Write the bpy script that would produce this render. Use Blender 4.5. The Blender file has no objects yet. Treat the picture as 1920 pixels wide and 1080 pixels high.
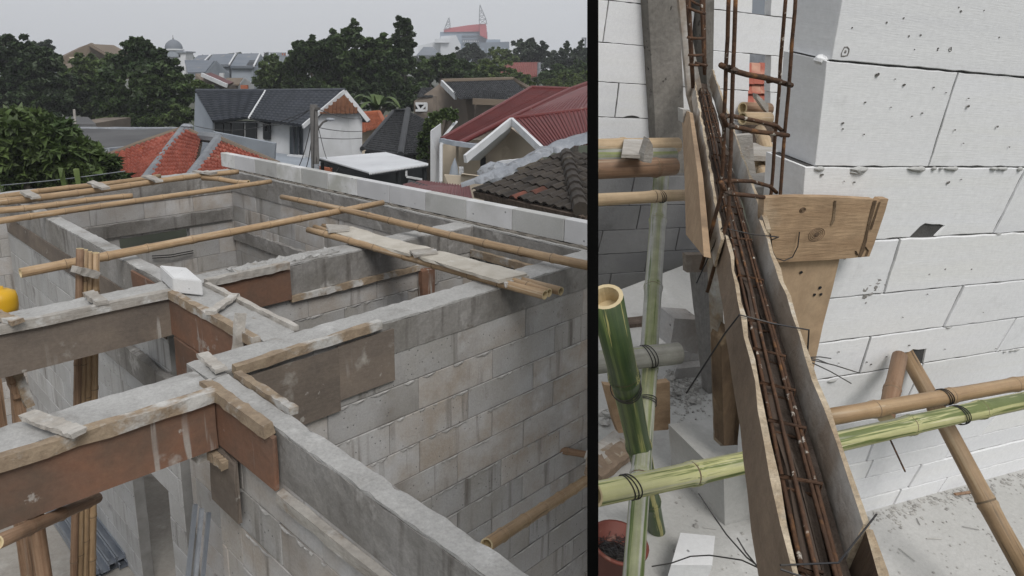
import bpy, bmesh, math, random
import numpy as np
from mathutils import Matrix, Vector
random.seed(7); RNG = np.random.default_rng(7)
C = bpy.context.scene.collection
SC = bpy.context.scene
# ---------------------------------------------------------------- camera, sky, sun
CZ = 4.7                                   # camera height over the storey floor (z = 0)
FPX, CX, CY, HOR = 1350.0, 860.0, 420.0, 120.0
TH = math.atan((CY - HOR) / FPX)
cam = bpy.data.cameras.new('camera'); co = bpy.data.objects.new('camera', cam); C.objects.link(co)
co.location = (0, 0, CZ); co.rotation_euler = (math.pi/2 - TH, 0, 0)
cam.sensor_width = 36; cam.lens = 36*FPX/1920; cam.shift_x = (960-CX)/1920; cam.shift_y = -(540-CY)/1920
cam.clip_start = .05; cam.clip_end = 6000
SC.camera = co
w = bpy.data.worlds.new('World'); SC.world = w; w.use_nodes = True
nt = w.node_tree; nt.nodes.clear()
SUN_EL, SUN_AZ = math.radians(47), math.radians(163)       # azimuth from +y, clockwise
sky = nt.nodes.new('ShaderNodeTexSky'); sky.sky_type = 'NISHITA'; sky.sun_disc = False
sky.sun_elevation = SUN_EL; sky.sun_rotation = SUN_AZ; sky.dust_density = 3; sky.air_density = 1.2
hs = nt.nodes.new('ShaderNodeHueSaturation'); hs.inputs['Saturation'].default_value = .12
mx = nt.nodes.new('ShaderNodeMix'); mx.data_type = 'RGBA'; mx.inputs[0].default_value = .86
mx.inputs[7].default_value = (5.6, 5.78, 6.05, 1)           # closed cloud deck over the clear-sky model
bg = nt.nodes.new('ShaderNodeBackground'); bg.inputs[1].default_value = .1
ow = nt.nodes.new('ShaderNodeOutputWorld')
nt.links.new(sky.outputs[0], hs.inputs['Color']); nt.links.new(hs.outputs[0], mx.inputs[6])
nt.links.new(mx.outputs[2], bg.inputs[0]); nt.links.new(bg.outputs[0], ow.inputs[0])
sl = bpy.data.lights.new('sun', 'SUN'); sl.energy = 1.75; sl.angle = math.radians(25); sl.color = (1, .97, .93)
so = bpy.data.objects.new('sun', sl); C.objects.link(so)
sd = Vector((math.sin(SUN_AZ)*math.cos(SUN_EL), math.cos(SUN_AZ)*math.cos(SUN_EL), math.sin(SUN_EL)))
so.rotation_euler = sd.to_track_quat('Z', 'Y').to_euler(); so.location = (0, 0, 40)
SC.view_settings.view_transform = 'Standard'; SC.view_settings.look = 'None'
SC.view_settings.exposure = 0.3; SC.view_settings.gamma = 1

# ---------------------------------------------------------------- rays and frames (surveying the photograph)
Fv = np.array([0, math.cos(TH), -math.sin(TH)]); Rv = np.array([1., 0, 0]); Uv = np.array([0, math.sin(TH), math.cos(TH)])
CAM = np.array([0, 0, CZ])
def ray(x, y): return Fv + Rv*(x-CX)/FPX - Uv*(y-CY)/FPX
def nrm(v): return np.array(v)/np.linalg.norm(v)
def pt(x, y, d):                           # world point seen at pixel, d metres ahead
    r = ray(x, y); return CAM + r*(d/r[1])
class Frame:
    def __init__(s, X, Y, Z):
        s.R = np.array([X, Y, Z]).T        # columns are the axes
    def plane(s, px, py, k, c):            # pixel -> local point on the plane local[k] = c
        r = s.R.T @ ray(px, py); return r*(c/r[k])
    def vplane(s, px, py, p0, d):          # pixel -> local point on the upright plane through p0 along d
        n = np.array([d[1], -d[0], 0.]); r = s.R.T @ ray(px, py); return r*((n@np.array(p0))/(n@r))
    def mat(s, base):
        m = Matrix.Identity(4); b = CAM + s.R @ np.array(base, float)
        for i in range(3):
            for j in range(3): m[i][j] = s.R[i, j]
            m[i][3] = b[i]
        return m
    def world(s, p): return CAM + s.R @ np.array(p, float)
A0 = ray(-443, 145); Ad = nrm([A0[0], A0[1], 0]); Bd = np.array([Ad[1], -Ad[0], 0])
L = Frame(Bd, Ad, [0, 0, 1])               # left building: x along the front beams, y along the deep beams
Dd = nrm(ray(3975, 325)); Ed = nrm(ray(382, 3920)); Ed = nrm(Ed - Dd*(Dd@Ed)); Nd = np.cross(Dd, Ed)
R = Frame(Dd, Nd, -Ed)                     # right building
WF = Frame([1, 0, 0], [0, 1, 0], [0, 0, 1])

# ---------------------------------------------------------------- materials
MATS = {}
def mat(name, c1, c2, scale=3, stretch=(1, 1, 1), rough=.9, bump=.25, bscale=40, rnd=.12, tint=None, spots=(), island=0, metal=0, lo=.35, hi=.65, transl=0, pits=0, spec=.3, grain=.0, sst=0, drip=None):
    m = bpy.data.materials.new(name); m.use_nodes = True; MATS[name] = m
    n = m.node_tree.nodes; lk = m.node_tree.links; b = n['Principled BSDF']
    tc = n.new('ShaderNodeTexCoord'); oi = n.new('ShaderNodeObjectInfo')
    mul = n.new('ShaderNodeMath'); mul.operation = 'MULTIPLY'; mul.inputs[1].default_value = 53; lk.new(oi.outputs['Random'], mul.inputs[0])
    ad = n.new('ShaderNodeVectorMath'); ad.operation = 'ADD'; lk.new(tc.outputs['Object'], ad.inputs[0]); lk.new(mul.outputs[0], ad.inputs[1])
    mp = n.new('ShaderNodeMapping'); mp.inputs['Scale'].default_value = stretch; lk.new(ad.outputs[0], mp.inputs[0])
    def noise(sc, det=6, src=mp, r=.6):
        t = n.new('ShaderNodeTexNoise'); t.inputs['Scale'].default_value = sc; t.inputs['Detail'].default_value = det; t.inputs['Roughness'].default_value = r
        lk.new(src.outputs[0], t.inputs['Vector']); return t.outputs['Fac']
    def ramp(src, a, z):
        r = n.new('ShaderNodeMapRange'); r.inputs[1].default_value = a; r.inputs[2].default_value = z; r.clamp = True; lk.new(src, r.inputs[0]); return r.outputs[0]
    def mix(f, a, bb, mode='MIX'):
        x = n.new('ShaderNodeMix'); x.data_type = 'RGBA'; x.blend_type = mode
        for k, v in ((0, f), (6, a), (7, bb)):
            if isinstance(v, (int, float)): x.inputs[k].default_value = v
            elif isinstance(v, tuple): x.inputs[k].default_value = (*v, 1)
            else: lk.new(v, x.inputs[k])
        return x.outputs[2]
    col = mix(ramp(noise(scale), lo, hi), c1, c2)
    if tint: col = mix(ramp(oi.outputs['Random'], .15, .85), col, mix(ramp(noise(scale*1.3), lo, hi), c1, tint))
    for (sc_, s_, a_, z_) in spots: col = mix(ramp(noise(s_, 5, mp if sst else ad), a_, z_), col, sc_)
    if drip:
        dm = n.new('ShaderNodeMapping'); dm.inputs['Scale'].default_value = (7, 7, .45); lk.new(ad.outputs[0], dm.inputs[0])
        df = ramp(noise(1.6, 4, dm), drip[1], drip[2]); dk = n.new('ShaderNodeMath'); dk.operation = 'MULTIPLY'; lk.new(df, dk.inputs[0]); lk.new(ramp(noise(1.2, 3, ad), .42, .6), dk.inputs[1])
        col = mix(dk.outputs[0], col, drip[0])
    if grain:
        g = ramp(noise(bscale*1.2, 5, ad, .75), .3, .7); gm = n.new('ShaderNodeMapRange'); gm.inputs[3].default_value = 1-grain; gm.inputs[4].default_value = 1+grain; lk.new(g, gm.inputs[0])
        cc = n.new('ShaderNodeCombineColor'); [lk.new(gm.outputs[0], cc.inputs[i]) for i in range(3)]
        col = mix(1.0, col, cc.outputs[0], 'MULTIPLY')
    if pits:
        v = n.new('ShaderNodeTexVoronoi'); v.inputs['Scale'].default_value = pits; v.inputs['Randomness'].default_value = 1; lk.new(ad.outputs[0], v.inputs['Vector'])
        gate = ramp(v.outputs['Color'], .62, .64); pr = ramp(v.outputs['Distance'], .16, .09)
        pm = n.new('ShaderNodeMath'); pm.operation = 'MULTIPLY'; lk.new(gate, pm.inputs[0]); lk.new(pr, pm.inputs[1])
        col = mix(pm.outputs[0], col, tuple(.35*x for x in c1))
    rv = n.new('ShaderNodeMapRange'); rv.inputs[3].default_value = 1-rnd; rv.inputs[4].default_value = 1+rnd
    if island:
        ge = n.new('ShaderNodeNewGeometry'); lk.new(ge.outputs['Random Per Island'], rv.inputs[0])
    else: lk.new(oi.outputs['Random'], rv.inputs[0])
    cc = n.new('ShaderNodeCombineColor'); [lk.new(rv.outputs[0], cc.inputs[i]) for i in range(3)]
    col = mix(1.0, col, cc.outputs[0], 'MULTIPLY')
    lk.new(col, b.inputs['Base Color'])
    b.inputs['Roughness'].default_value = rough; b.inputs['Metallic'].default_value = metal; b.inputs['Specular IOR Level'].default_value = spec
    if bump:
        bp = n.new('ShaderNodeBump'); bp.inputs['Strength'].default_value = bump; bp.inputs['Distance'].default_value = .01
        hsum = noise(bscale, 8)
        if pits:
            ma = n.new('ShaderNodeMath'); ma.operation = 'SUBTRACT'; lk.new(hsum, ma.inputs[0]); lk.new(pm.outputs[0], ma.inputs[1]); hsum = ma.outputs[0]
        lk.new(hsum, bp.inputs['Height']); lk.new(bp.outputs[0], b.inputs['Normal'])
    if transl:
        b.inputs['Transmission Weight'].default_value = 0
        tr = n.new('ShaderNodeBsdfTranslucent'); lk.new(col, tr.inputs[0]); ms = n.new('ShaderNodeMixShader'); ms.inputs[0].default_value = transl
        lk.new(b.outputs[0], ms.inputs[1]); lk.new(tr.outputs[0], ms.inputs[2]); lk.new(ms.outputs[0], n['Material Output'].inputs[0])
    return m
AACL = mat('aac_left', (.41, .405, .405), (.345, .33, .305), 2.2, rough=.95, bump=.3, bscale=60, rnd=.15, tint=(.315, .275, .235), pits=26, spots=[((.18, .16, .14), .9, .56, .80), ((.47, .47, .48), 2.6, .62, .8), ((.26, .235, .21), 5, .64, .76)], grain=.12, drip=((.16, .145, .13), .55, .70))
AACW = mat('aac_white', (.74, .745, .76), (.79, .795, .80), 2.5, (.35, .35, 6), .95, .12, 60, .045, tint=(.73, .73, .72), pits=0, grain=.06, spots=[((.57, .57, .56), 2.2, .62, .82), ((.63, .63, .63), 7, .64, .76)])
AACP = mat('aac_stained', (.42, .42, .42), (.36, .355, .345), 2.0, rough=.95, bump=.3, bscale=60, rnd=.08, pits=22, spots=[((.17, .16, .155), 1.3, .60, .70)], grain=.12, drip=((.20, .19, .18), .50, .68))
AACN = mat('aac_parapet', (.62, .62, .63), (.52, .52, .53), 2.0, rough=.95, bump=.2, bscale=60, rnd=.14, tint=(.36, .36, .33), pits=14)
AACG = mat('aac_parapet_grey', (.36, .36, .345), (.42, .42, .41), 2.0, rough=.95, bump=.2, bscale=60, rnd=.08, grain=.08, spots=[((.27, .265, .25), 2, .6, .75)])
AACS = mat('aac_smooth', (.66, .66, .66), (.60, .60, .60), 4, rough=.95, bump=.2, bscale=60, rnd=.03, pits=30, grain=.05)
AAC_SHADE = mat('aac_painted_shade', (.13, .13, .135), (.18, .18, .18), 2.5, rough=.95, bump=.3, bscale=60, rnd=.12, spots=[((.09, .09, .09), 2.5, .6, .8)])  # blocks below the cane platform, the room's shade put into their colour
MORT = mat('mortar', (.30, .295, .285), (.22, .215, .205), 6, rough=.95, bump=.5, bscale=60, rnd=.1)
MORL = mat('mortar_squeezed', (.50, .49, .475), (.38, .37, .36), 6, rough=.95, bump=.5, bscale=60, rnd=.1, island=1)
MORB = mat('mortar_bed', (.16, .145, .125), (.23, .21, .185), 8, rough=.95, bump=.8, bscale=40, grain=.2)
MORTD = mat('mortar_dark', (.06, .06, .06), (.11, .105, .10), 6, rough=.95, bump=.5, bscale=60, rnd=.1)
CONC = mat('concrete', (.27, .26, .25), (.18, .17, .155), 1.8, rough=.9, bump=.45, bscale=35, rnd=.06, spots=[((.125, .115, .105), 1.3, .55, .74), ((.41, .40, .385), 3.0, .60, .70), ((.15, .135, .12), 6, .62, .72)], grain=.18, drip=((.12, .11, .10), .54, .66))
CONT = mat('concrete_top', (.38, .375, .365), (.30, .295, .285), 3, rough=.95, bump=.5, bscale=50, rnd=.04, spots=[((.22, .21, .195), 3.0, .57, .72), ((.48, .475, .465), 4, .6, .72), ((.25, .22, .18), 6, .66, .74)], grain=.18)
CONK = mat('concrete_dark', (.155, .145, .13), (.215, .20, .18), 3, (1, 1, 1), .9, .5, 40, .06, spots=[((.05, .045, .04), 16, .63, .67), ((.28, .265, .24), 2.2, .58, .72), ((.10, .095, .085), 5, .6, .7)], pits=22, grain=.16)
PLYB = mat('ply_brown', (.19, .10, .064), (.14, .088, .064), 2.5, (1, 1, 1.6), .8, .25, 30, .12, spots=[((.11, .08, .06), 1.6, .54, .72), ((.34, .31, .28), 3.0, .62, .70), ((.30, .275, .25), 9, .66, .70)], grain=.14, drip=((.33, .31, .285), .62, .67))
PLYG = mat('ply_grey', (.19, .155, .125), (.135, .112, .095), 2.0, (.7, .7, 2), .85, .3, 30, .1, spots=[((.10, .085, .075), 1.4, .56, .72), ((.32, .30, .27), 3.2, .61, .70), ((.29, .27, .245), 9, .66, .70)], grain=.14, drip=((.34, .32, .295), .62, .67))
BATT = mat('batten', (.30, .235, .165), (.22, .165, .115), 4, (3, 3, 3), .85, .5, 25, .15, spots=[((.44, .43, .41), 5, .50, .62), ((.12, .09, .065), 7, .64, .72)], grain=.16)
BATG = mat('batten_grey', (.40, .38, .35), (.30, .275, .245), 5, (1, 1, 4), .9, .5, 25, .12, spots=[((.22, .155, .10), 4, .60, .72), ((.50, .495, .48), 6, .6, .7)], grain=.16)
PLYT = mat('ply_tan', (.38, .265, .165), (.30, .20, .12), 3, (1, 1, 9), .75, .3, 18, .06, spots=[((.17, .11, .065), 2.6, .62, .8), ((.42, .32, .22), 6, .6, .75)], grain=.18)
PLYP = mat('ply_pale', (.43, .31, .20), (.37, .26, .165), 3, (4, 1, 1), .75, .2, 18, .05, spots=[((.27, .18, .11), 5, .64, .8)], grain=.18)
PLYN = mat('ply_weathered', (.235, .175, .125), (.165, .12, .085), 2.2, (1.2, 1.2, 4), .85, .4, 30, .06, spots=[((.38, .34, .29), 2.6, .60, .74), ((.10, .075, .055), 3.5, .62, .74)], grain=.16)
PLYW = mat('ply_cement', (.37, .32, .265), (.27, .21, .16), 3, (1.2, 1.2, 2), .85, .45, 30, .06, spots=[((.55, .54, .51), 3, .47, .66), ((.16, .12, .09), 4, .62, .76)])
PLYE = mat('ply_edge', (.50, .42, .31), (.33, .25, .165), 16, rough=.85, bump=.8, bscale=80, rnd=.06, spots=[((.60, .56, .48), 9, .58, .7), ((.15, .10, .06), 14, .64, .72)], grain=.25)
WOODR = mat('wood_rotten', (.17, .115, .07), (.09, .06, .04), 5, (5, 5, 1), .9, .9, 20, .1, spots=[((.30, .22, .14), 8, .58, .7)], grain=.18)
PALET = mat('plank_dark', (.075, .055, .042), (.13, .10, .08), 5, (6, 6, 1), .85, .7, 22, .15, grain=.18)
BAMT = mat('bamboo_tan', (.36, .25, .145), (.27, .175, .095), 5, (16, 16, .5), .5, .2, 14, .14, sst=1, spots=[((.15, .095, .055), 3.4, .58, .72), ((.45, .37, .27), 3.0, .58, .74), ((.11, .075, .05), 7, .66, .74)], spec=.45, grain=.12)
BAMD = mat('bamboo_brown', (.19, .11, .065), (.28, .185, .12), 5, (16, 16, .5), .6, .2, 14, .1, sst=1, spots=[((.09, .055, .035), 3.4, .56, .72), ((.38, .30, .22), 3.3, .62, .76)], grain=.12)
BAMP = mat('bamboo_pale', (.46, .35, .225), (.36, .26, .16), 5, (16, 16, .5), .6, .2, 14, .1, sst=1, spots=[((.22, .155, .10), 3.6, .60, .74), ((.52, .47, .4), 4, .60, .74)], grain=.12)
BAMG = mat('bamboo_green', (.47, .455, .245), (.40, .40, .17), 4, (20, 20, .55), .5, .15, 14, .03, lo=.3, hi=.7, sst=1, spots=[((.13, .16, .05), 2.6, .495, .54), ((.07, .095, .03), 4.2, .60, .64), ((.33, .32, .27), 1.6, .57, .68), ((.55, .52, .33), 7, .62, .68)], spec=.45, grain=.10)
BAMS = mat('bamboo_split', (.34, .235, .135), (.24, .155, .085), 5, (16, 16, .5), .55, .2, 14, .1, sst=1, spots=[((.07, .05, .035), 5, .60, .66), ((.46, .36, .24), 2.4, .55, .68), ((.13, .09, .055), 3, .60, .72)], spec=.4, grain=.16)
BAMK = mat('bamboo_dark_green', (.035, .062, .024), (.065, .095, .032), 4, (20, 20, .6), .4, .15, 14, .05, sst=1, spots=[((.36, .33, .13), 3.2, .575, .60), ((.12, .16, .05), 2.0, .58, .66)], spec=.5, grain=.10)
BAMY = mat('bamboo_grey', (.24, .235, .205), (.29, .285, .255), 4, (22, 22, .5), .75, .25, 14, .06, sst=1, spots=[((.20, .225, .09), 1.8, .54, .62), ((.11, .135, .05), 3.2, .61, .67)], grain=.18, spec=.2)
BAMV = mat('bamboo_green_grey', (.27, .275, .185), (.21, .235, .10), 3, (20, 20, .45), .7, .25, 14, .04, sst=1, spots=[((.36, .355, .33), 1.3, .50, .60), ((.09, .125, .04), 3.0, .57, .63), ((.42, .41, .22), 5, .62, .67)], grain=.18, spec=.25)
BAMC = mat('bamboo_cut', (.58, .48, .30), (.50, .40, .24), 12, rough=.8, bump=.3, bscale=50)
NODE = mat('bamboo_node', (.12, .085, .055), (.20, .15, .10), 20, rough=.8, bump=.3, bscale=60)
RUST = mat('rust', (.12, .068, .043), (.072, .046, .034), 30, rough=.95, spec=.1, bump=.6, bscale=90, rnd=.10, spots=[((.25, .125, .055), 22, .58, .70), ((.52, .48, .42), 45, .63, .68)])
RUSTD_SHADE = mat('rust_dark_and_shade', (.055, .040, .031), (.10, .072, .055), 14, rough=.8, bump=.4, bscale=90, rnd=.1)  # dark rust of the knots, also painted shade deep in the trough
WIRE = mat('wire', (.035, .035, .038), (.06, .055, .05), 20, rough=.5, bump=0, metal=.5)
STEEL = mat('galvanised', (.38, .41, .46), (.30, .33, .38), 6, rough=.4, bump=.05, rnd=.12, metal=.7)
FLOR = mat('floor_cement', (.46, .455, .44), (.40, .395, .375), 1.6, rough=.92, bump=.4, bscale=60, rnd=0, spots=[((.53, .525, .51), 3, .58, .7), ((.33, .32, .305), 5, .64, .76)], grain=.08)
FLOL = mat('floor_dusty', (.30, .275, .245), (.37, .35, .32), 1.2, rough=.95, bump=.5, bscale=20, rnd=0, spots=[((.46, .44, .41), 2.2, .56, .70), ((.20, .18, .16), 3, .62, .74)], grain=.14)
RUBB = mat('rubble', (.42, .41, .39), (.33, .32, .30), 12, rough=.95, bump=.6, bscale=50, rnd=.25, island=1)
BLACK = mat('black_board', (.004, .004, .004), (.005, .005, .005), 3, rough=1, bump=0, spec=0, rnd=0)
YELL = mat('yellow_plastic', (.62, .36, .02), (.55, .31, .02), 3, rough=.4, bump=0)
BUCK = mat('bucket_plastic', (.125, .032, .024), (.16, .05, .035), 8, rough=.55, bump=.1, spots=[((.36, .26, .2), 8, .62, .74)])
CLAY = mat('clay_red', (.36, .115, .08), (.29, .085, .06), 1.8, rough=.85, bump=.4, bscale=30, rnd=.15, island=1, spots=[((.50, .33, .24), 1.3, .60, .74), ((.17, .065, .05), 2.4, .62, .75)])
CLAYF = mat('clay_far', (.21, .07, .06), (.17, .055, .048), .6, rough=.85, bump=.2, rnd=.03)
CLAYL = mat('clay_orange', (.36, .12, .06), (.28, .09, .05), 2.5, rough=.85, bump=.4, bscale=30, rnd=.2, island=1)
CLAYD = mat('clay_dark', (.030, .025, .022), (.055, .045, .036), 3.5, rough=.75, bump=.5, bscale=30, rnd=.40, tint=(.040, .033, .026), spots=[((.10, .09, .075), 6, .64, .74)])
CLAYR = mat('clay_new_red', (.17, .055, .036), (.09, .042, .03), 5, rough=.8, bump=.4, bscale=30, rnd=.25)
SLAT = mat('tile_blue_black', (.048, .054, .068), (.036, .041, .05), 2.5, rough=.55, bump=.2, bscale=20, rnd=.0, spec=.45)
SLAD = mat('tile_black', (.036, .038, .042), (.05, .052, .056), 2.5, rough=.6, bump=.2, bscale=20, rnd=.25, island=1)
METR = mat('metal_maroon', (.135, .024, .022), (.105, .02, .02), 1.2, (1, 1, 1), .5, .2, 8, .05, spots=[((.36, .27, .21), 3.4, .68, .74)], spec=.5)
METW = mat('metal_white', (.72, .73, .75), (.62, .63, .65), .8, rough=.5, bump=.1, rnd=.04, spots=[((.36, .36, .35), 1.2, .60, .78)])
CEMG = mat('cement_patch', (.21, .225, .25), (.29, .305, .33), 2.6, rough=.9, bump=1.0, bscale=14, rnd=.1, spots=[((.13, .13, .135), 3.5, .58, .70), ((.38, .39, .41), 4.5, .62, .72)], grain=.14)
CEMK = mat('cement_ridge_dark', (.14, .15, .165), (.20, .21, .225), 2.2, rough=.9, bump=.8, bscale=14, rnd=.1, spots=[((.34, .31, .28), 3, .62, .72)])
PWHT = mat('paint_white', (.58, .59, .61), (.50, .51, .52), 1.3, rough=.85, bump=.1, rnd=.03, spots=[((.38, .38, .38), 1.7, .6, .8)])
PGRY = mat('paint_grey', (.30, .33, .37), (.25, .275, .31), .8, rough=.85, bump=.1, rnd=.05, spots=[((.2, .22, .25), 1.1, .6, .8)])
PCRM = mat('paint_cream', (.56, .48, .38), (.50, .43, .34), 1, rough=.85, bump=.1, rnd=.02)
PBRN = mat('wall_ruin', (.20, .165, .135), (.13, .11, .095), .7, rough=.95, bump=.3, bscale=10, rnd=.05)
WOOD = mat('wood_gable', (.19, .085, .045), (.13, .06, .035), 3, (8, 8, 1), .7, .2, 10, .1)
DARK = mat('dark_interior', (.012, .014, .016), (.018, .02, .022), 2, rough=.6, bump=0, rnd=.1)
GLAS = mat('glass', (.03, .037, .045), (.05, .06, .07), 2, rough=.15, bump=0, spec=.6)
POLE = mat('utility_pole', (.075, .072, .07), (.11, .105, .10), 4, rough=.9, bump=.2)
ROFG = mat('roof_grey', (.075, .075, .078), (.11, .11, .112), .5, rough=.9, bump=.2, bscale=8, rnd=.05)
ROFB = mat('roof_brown', (.17, .135, .10), (.14, .11, .085), .5, rough=.9, bump=.2, bscale=8, rnd=.05)
ROFS = mat('roof_slate', (.13, .15, .18), (.17, .185, .21), .4, rough=.8, bump=.2, bscale=8, rnd=.05, spots=[((.27, .25, .22), .6, .64, .72)])
TWRG = mat('tower_glass', (.20, .25, .31), (.25, .30, .36), .05, rough=.4, bump=0, rnd=.05)
TWRR = mat('tower_red', (.42, .09, .10), (.36, .08, .09), .1, rough=.6, bump=0, rnd=.03)
TWRW = mat('tower_white', (.58, .60, .63), (.52, .54, .57), .1, rough=.7, bump=0, rnd=.03)
TWRD = mat('tower_dark', (.12, .15, .19), (.15, .18, .22), .1, rough=.5, bump=0, rnd=.03)
BARK = mat('bark', (.06, .05, .04), (.04, .034, .028), 3, rough=.95, bump=.5, bscale=10)
def leafmat(nm, a, b, rnd=.5): return mat(nm, a, b, .55, lo=.38, hi=.62, rough=.5, bump=0, rnd=rnd, island=1, transl=.25, spec=.35)
LEAF = [leafmat('leaf_dark', (.026, .048, .016), (.066, .104, .032)), leafmat('leaf_mid', (.042, .072, .022), (.100, .140, .045)),
        leafmat('leaf_light', (.12, .16, .045), (.06, .095, .028)), leafmat('leaf_deep', (.024, .042, .018), (.052, .080, .030)), leafmat('leaf_far', (.028, .042, .030), (.060, .080, .048))]
GRND = mat('ground_green', (.045, .055, .03), (.07, .07, .05), .05, rough=1, bump=0, rnd=0)

# ---------------------------------------------------------------- builders
def me_from(verts, faces, m, smooth=False):
    me = bpy.data.meshes.new('m'); me.from_pydata([tuple(map(float, v)) for v in verts], [], faces); me.materials.append(m)
    if smooth: me.polygons.foreach_set('use_smooth', [True]*len(me.polygons))
    me.update(); return me
def add(name, me, parent=None, M=None, kind=None, label=None, cat=None, group=None):
    me.name = name; o = bpy.data.objects.new(name, me); C.objects.link(o)
    if parent is not None: o.parent = parent
    if M is not None: o.matrix_local = M
    if kind: o['kind'] = kind
    if label: o['label'] = label
    if cat: o['category'] = cat
    if group: o['group'] = group
    return o
class Thing:
    """an Empty at the base of a thing, with its frame; parts are given in that frame's coordinates"""
    def __init__(s, name, label, cat, fr, base, group=None):
        s.fr, s.base = fr, np.array(base, float)
        s.o = bpy.data.objects.new(name, None); C.objects.link(s.o); s.o.matrix_world = fr.mat(base); s.o.empty_display_size = .1
        s.o['label'] = label; s.o['category'] = cat; s.o['kind'] = 'thing'
        if group: s.o['group'] = group
    def part(s, name, vf, m, kind=None, label=None, smooth=False, parent=None):
        v, f = vf; v = np.array(v, float) - s.base
        return add(name, me_from(v, f, m, smooth), parent or s.o, None, kind, label)
def single(name, label, cat, fr, vf, m, group=None, kind=None, smooth=False, base=None):
    v, f = vf; v = np.array(v, float); b = np.array(base if base is not None else [v[:, 0].mean(), v[:, 1].mean(), v[:, 2].min()])
    o = add(name, me_from(v-b, f, m, smooth), None, None, kind, label, cat, group); o.matrix_world = fr.mat(b); return o
def merge(*vfs):
    V, Fc = [], []
    for v, f in vfs:
        k = len(V); V.extend([tuple(p) for p in v]); Fc.extend([tuple(i+k for i in q) for q in f])
    return V, Fc
BF = [(0, 3, 2, 1), (4, 5, 6, 7), (0, 1, 5, 4), (1, 2, 6, 5), (2, 3, 7, 6), (3, 0, 4, 7)]
def box(x0, x1, y0, y1, z0, z1): return [(x0, y0, z0), (x1, y0, z0), (x1, y1, z0), (x0, y1, z0), (x0, y0, z1), (x1, y0, z1), (x1, y1, z1), (x0, y1, z1)], BF
def hexa(p): return [tuple(q) for q in p], BF          # 4 bottom, 4 top
def rough(x0, x1, y0, y1, z0, z1, seg=.08, amp=.006, top=1.0, edge=1.0):
    """a box cut into a fine grid whose faces wander a little: cast concrete, sawn timber"""
    n = [max(1, min(90, int(round(abs(b-a)/seg)))) for a, b in ((x0, x1), (y0, y1), (z0, z1))]
    n[2] = max(2, min(n[2], 8)); n[0] = max(2, n[0]); n[1] = max(2, n[1])
    idx, V, Fc = {}, [], []
    def vid(i, j, k):
        if (i, j, k) in idx: return idx[(i, j, k)]
        p = np.array([x0+(x1-x0)*i/n[0], y0+(y1-y0)*j/n[1], z0+(z1-z0)*k/n[2]])
        q = RNG.normal(0, amp*.5, 3)
        ed = (i in (0, n[0]))+(j in (0, n[1]))+(k in (0, n[2]))
        if k == n[2]: q[2] += RNG.normal(0, amp*.9*top)
        if ed >= 2: q *= 1.5*edge
        if ed >= 2 and k == n[2]: q[2] -= abs(RNG.normal(0, amp*1.6*edge))
        if k == 0: q *= .3
        idx[(i, j, k)] = len(V); V.append(tuple(p+q)); return idx[(i, j, k)]
    for i in range(n[0]):
        for j in range(n[1]):
            Fc.append((vid(i, j, n[2]), vid(i+1, j, n[2]), vid(i+1, j+1, n[2]), vid(i, j+1, n[2])))
            Fc.append((vid(i, j, 0), vid(i, j+1, 0), vid(i+1, j+1, 0), vid(i+1, j, 0)))
    for i in range(n[0]):
        for k in range(n[2]):
            Fc.append((vid(i, 0, k), vid(i+1, 0, k), vid(i+1, 0, k+1), vid(i, 0, k+1)))
            Fc.append((vid(i, n[1], k), vid(i, n[1], k+1), vid(i+1, n[1], k+1), vid(i+1, n[1], k)))
    for j in range(n[1]):
        for k in range(n[2]):
            Fc.append((vid(0, j, k), vid(0, j, k+1), vid(0, j+1, k+1), vid(0, j+1, k)))
            Fc.append((vid(n[0], j, k), vid(n[0], j+1, k), vid(n[0], j+1, k+1), vid(n[0], j, k+1)))
    return V, Fc
def rbar(p0, p1, wid, hei, up=(0, 0, 1), amp=.003, n=10):
    """a timber of rectangular section from p0 to p1 (centre line), slightly uneven"""
    p0, p1 = np.array(p0, float), np.array(p1, float); d = p1-p0; Ln = np.linalg.norm(d); d = d/Ln
    s = nrm(np.cross(d, up)); u = np.cross(s, d); V, Fc = [], []
    for i in range(n+1):
        c = p0+d*Ln*i/n
        for a, b in ((-1, -1), (1, -1), (1, 1), (-1, 1)):
            V.append(tuple(c+s*a*wid/2+u*b*hei/2+RNG.normal(0, amp, 3)))
    for i in range(n):
        for k in range(4):
            a, b = i*4+k, i*4+(k+1) % 4; Fc.append((a, b, b+4, a+4))
    Fc += [(3, 2, 1, 0), tuple(4*n+k for k in range(4))]
    return V, Fc
def tube(pts, r, n=8, caps=True):
    pts = [np.array(p, float) for p in pts]; rs = r if hasattr(r, '__len__') else [r]*len(pts); V, Fc = [], []
    ref = None
    for i, p in enumerate(pts):
        d = nrm(pts[min(i+1, len(pts)-1)]-pts[max(i-1, 0)])
        if ref is None: ref = nrm(np.cross(d, [.3, .2, .93] if abs(d[2]) < .9 else [1, 0, 0]))
        ref = nrm(ref-d*(d@ref)); b = np.cross(d, ref)
        for k in range(n):
            a = 2*math.pi*k/n; V.append(tuple(p+rs[i]*(math.cos(a)*ref+math.sin(a)*b)))
    for i in range(len(pts)-1):
        for k in range(n):
            a, b = i*n+k, i*n+(k+1) % n; Fc.append((a, b, b+n, a+n))
    if caps: Fc += [tuple(range(n))[::-1], tuple((len(pts)-1)*n+k for k in range(n))]
    return V, Fc
def prism(poly, vec):
    """polygon (list of 3-D points) pushed along vec"""
    n = len(poly); vec = np.array(vec, float); V = [tuple(p) for p in poly]+[tuple(np.array(p, float)+vec) for p in poly]
    return V, [tuple(range(n))[::-1], tuple(range(n, 2*n))]+[(i, (i+1) % n, (i+1) % n+n, i+n) for i in range(n)]

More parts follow.
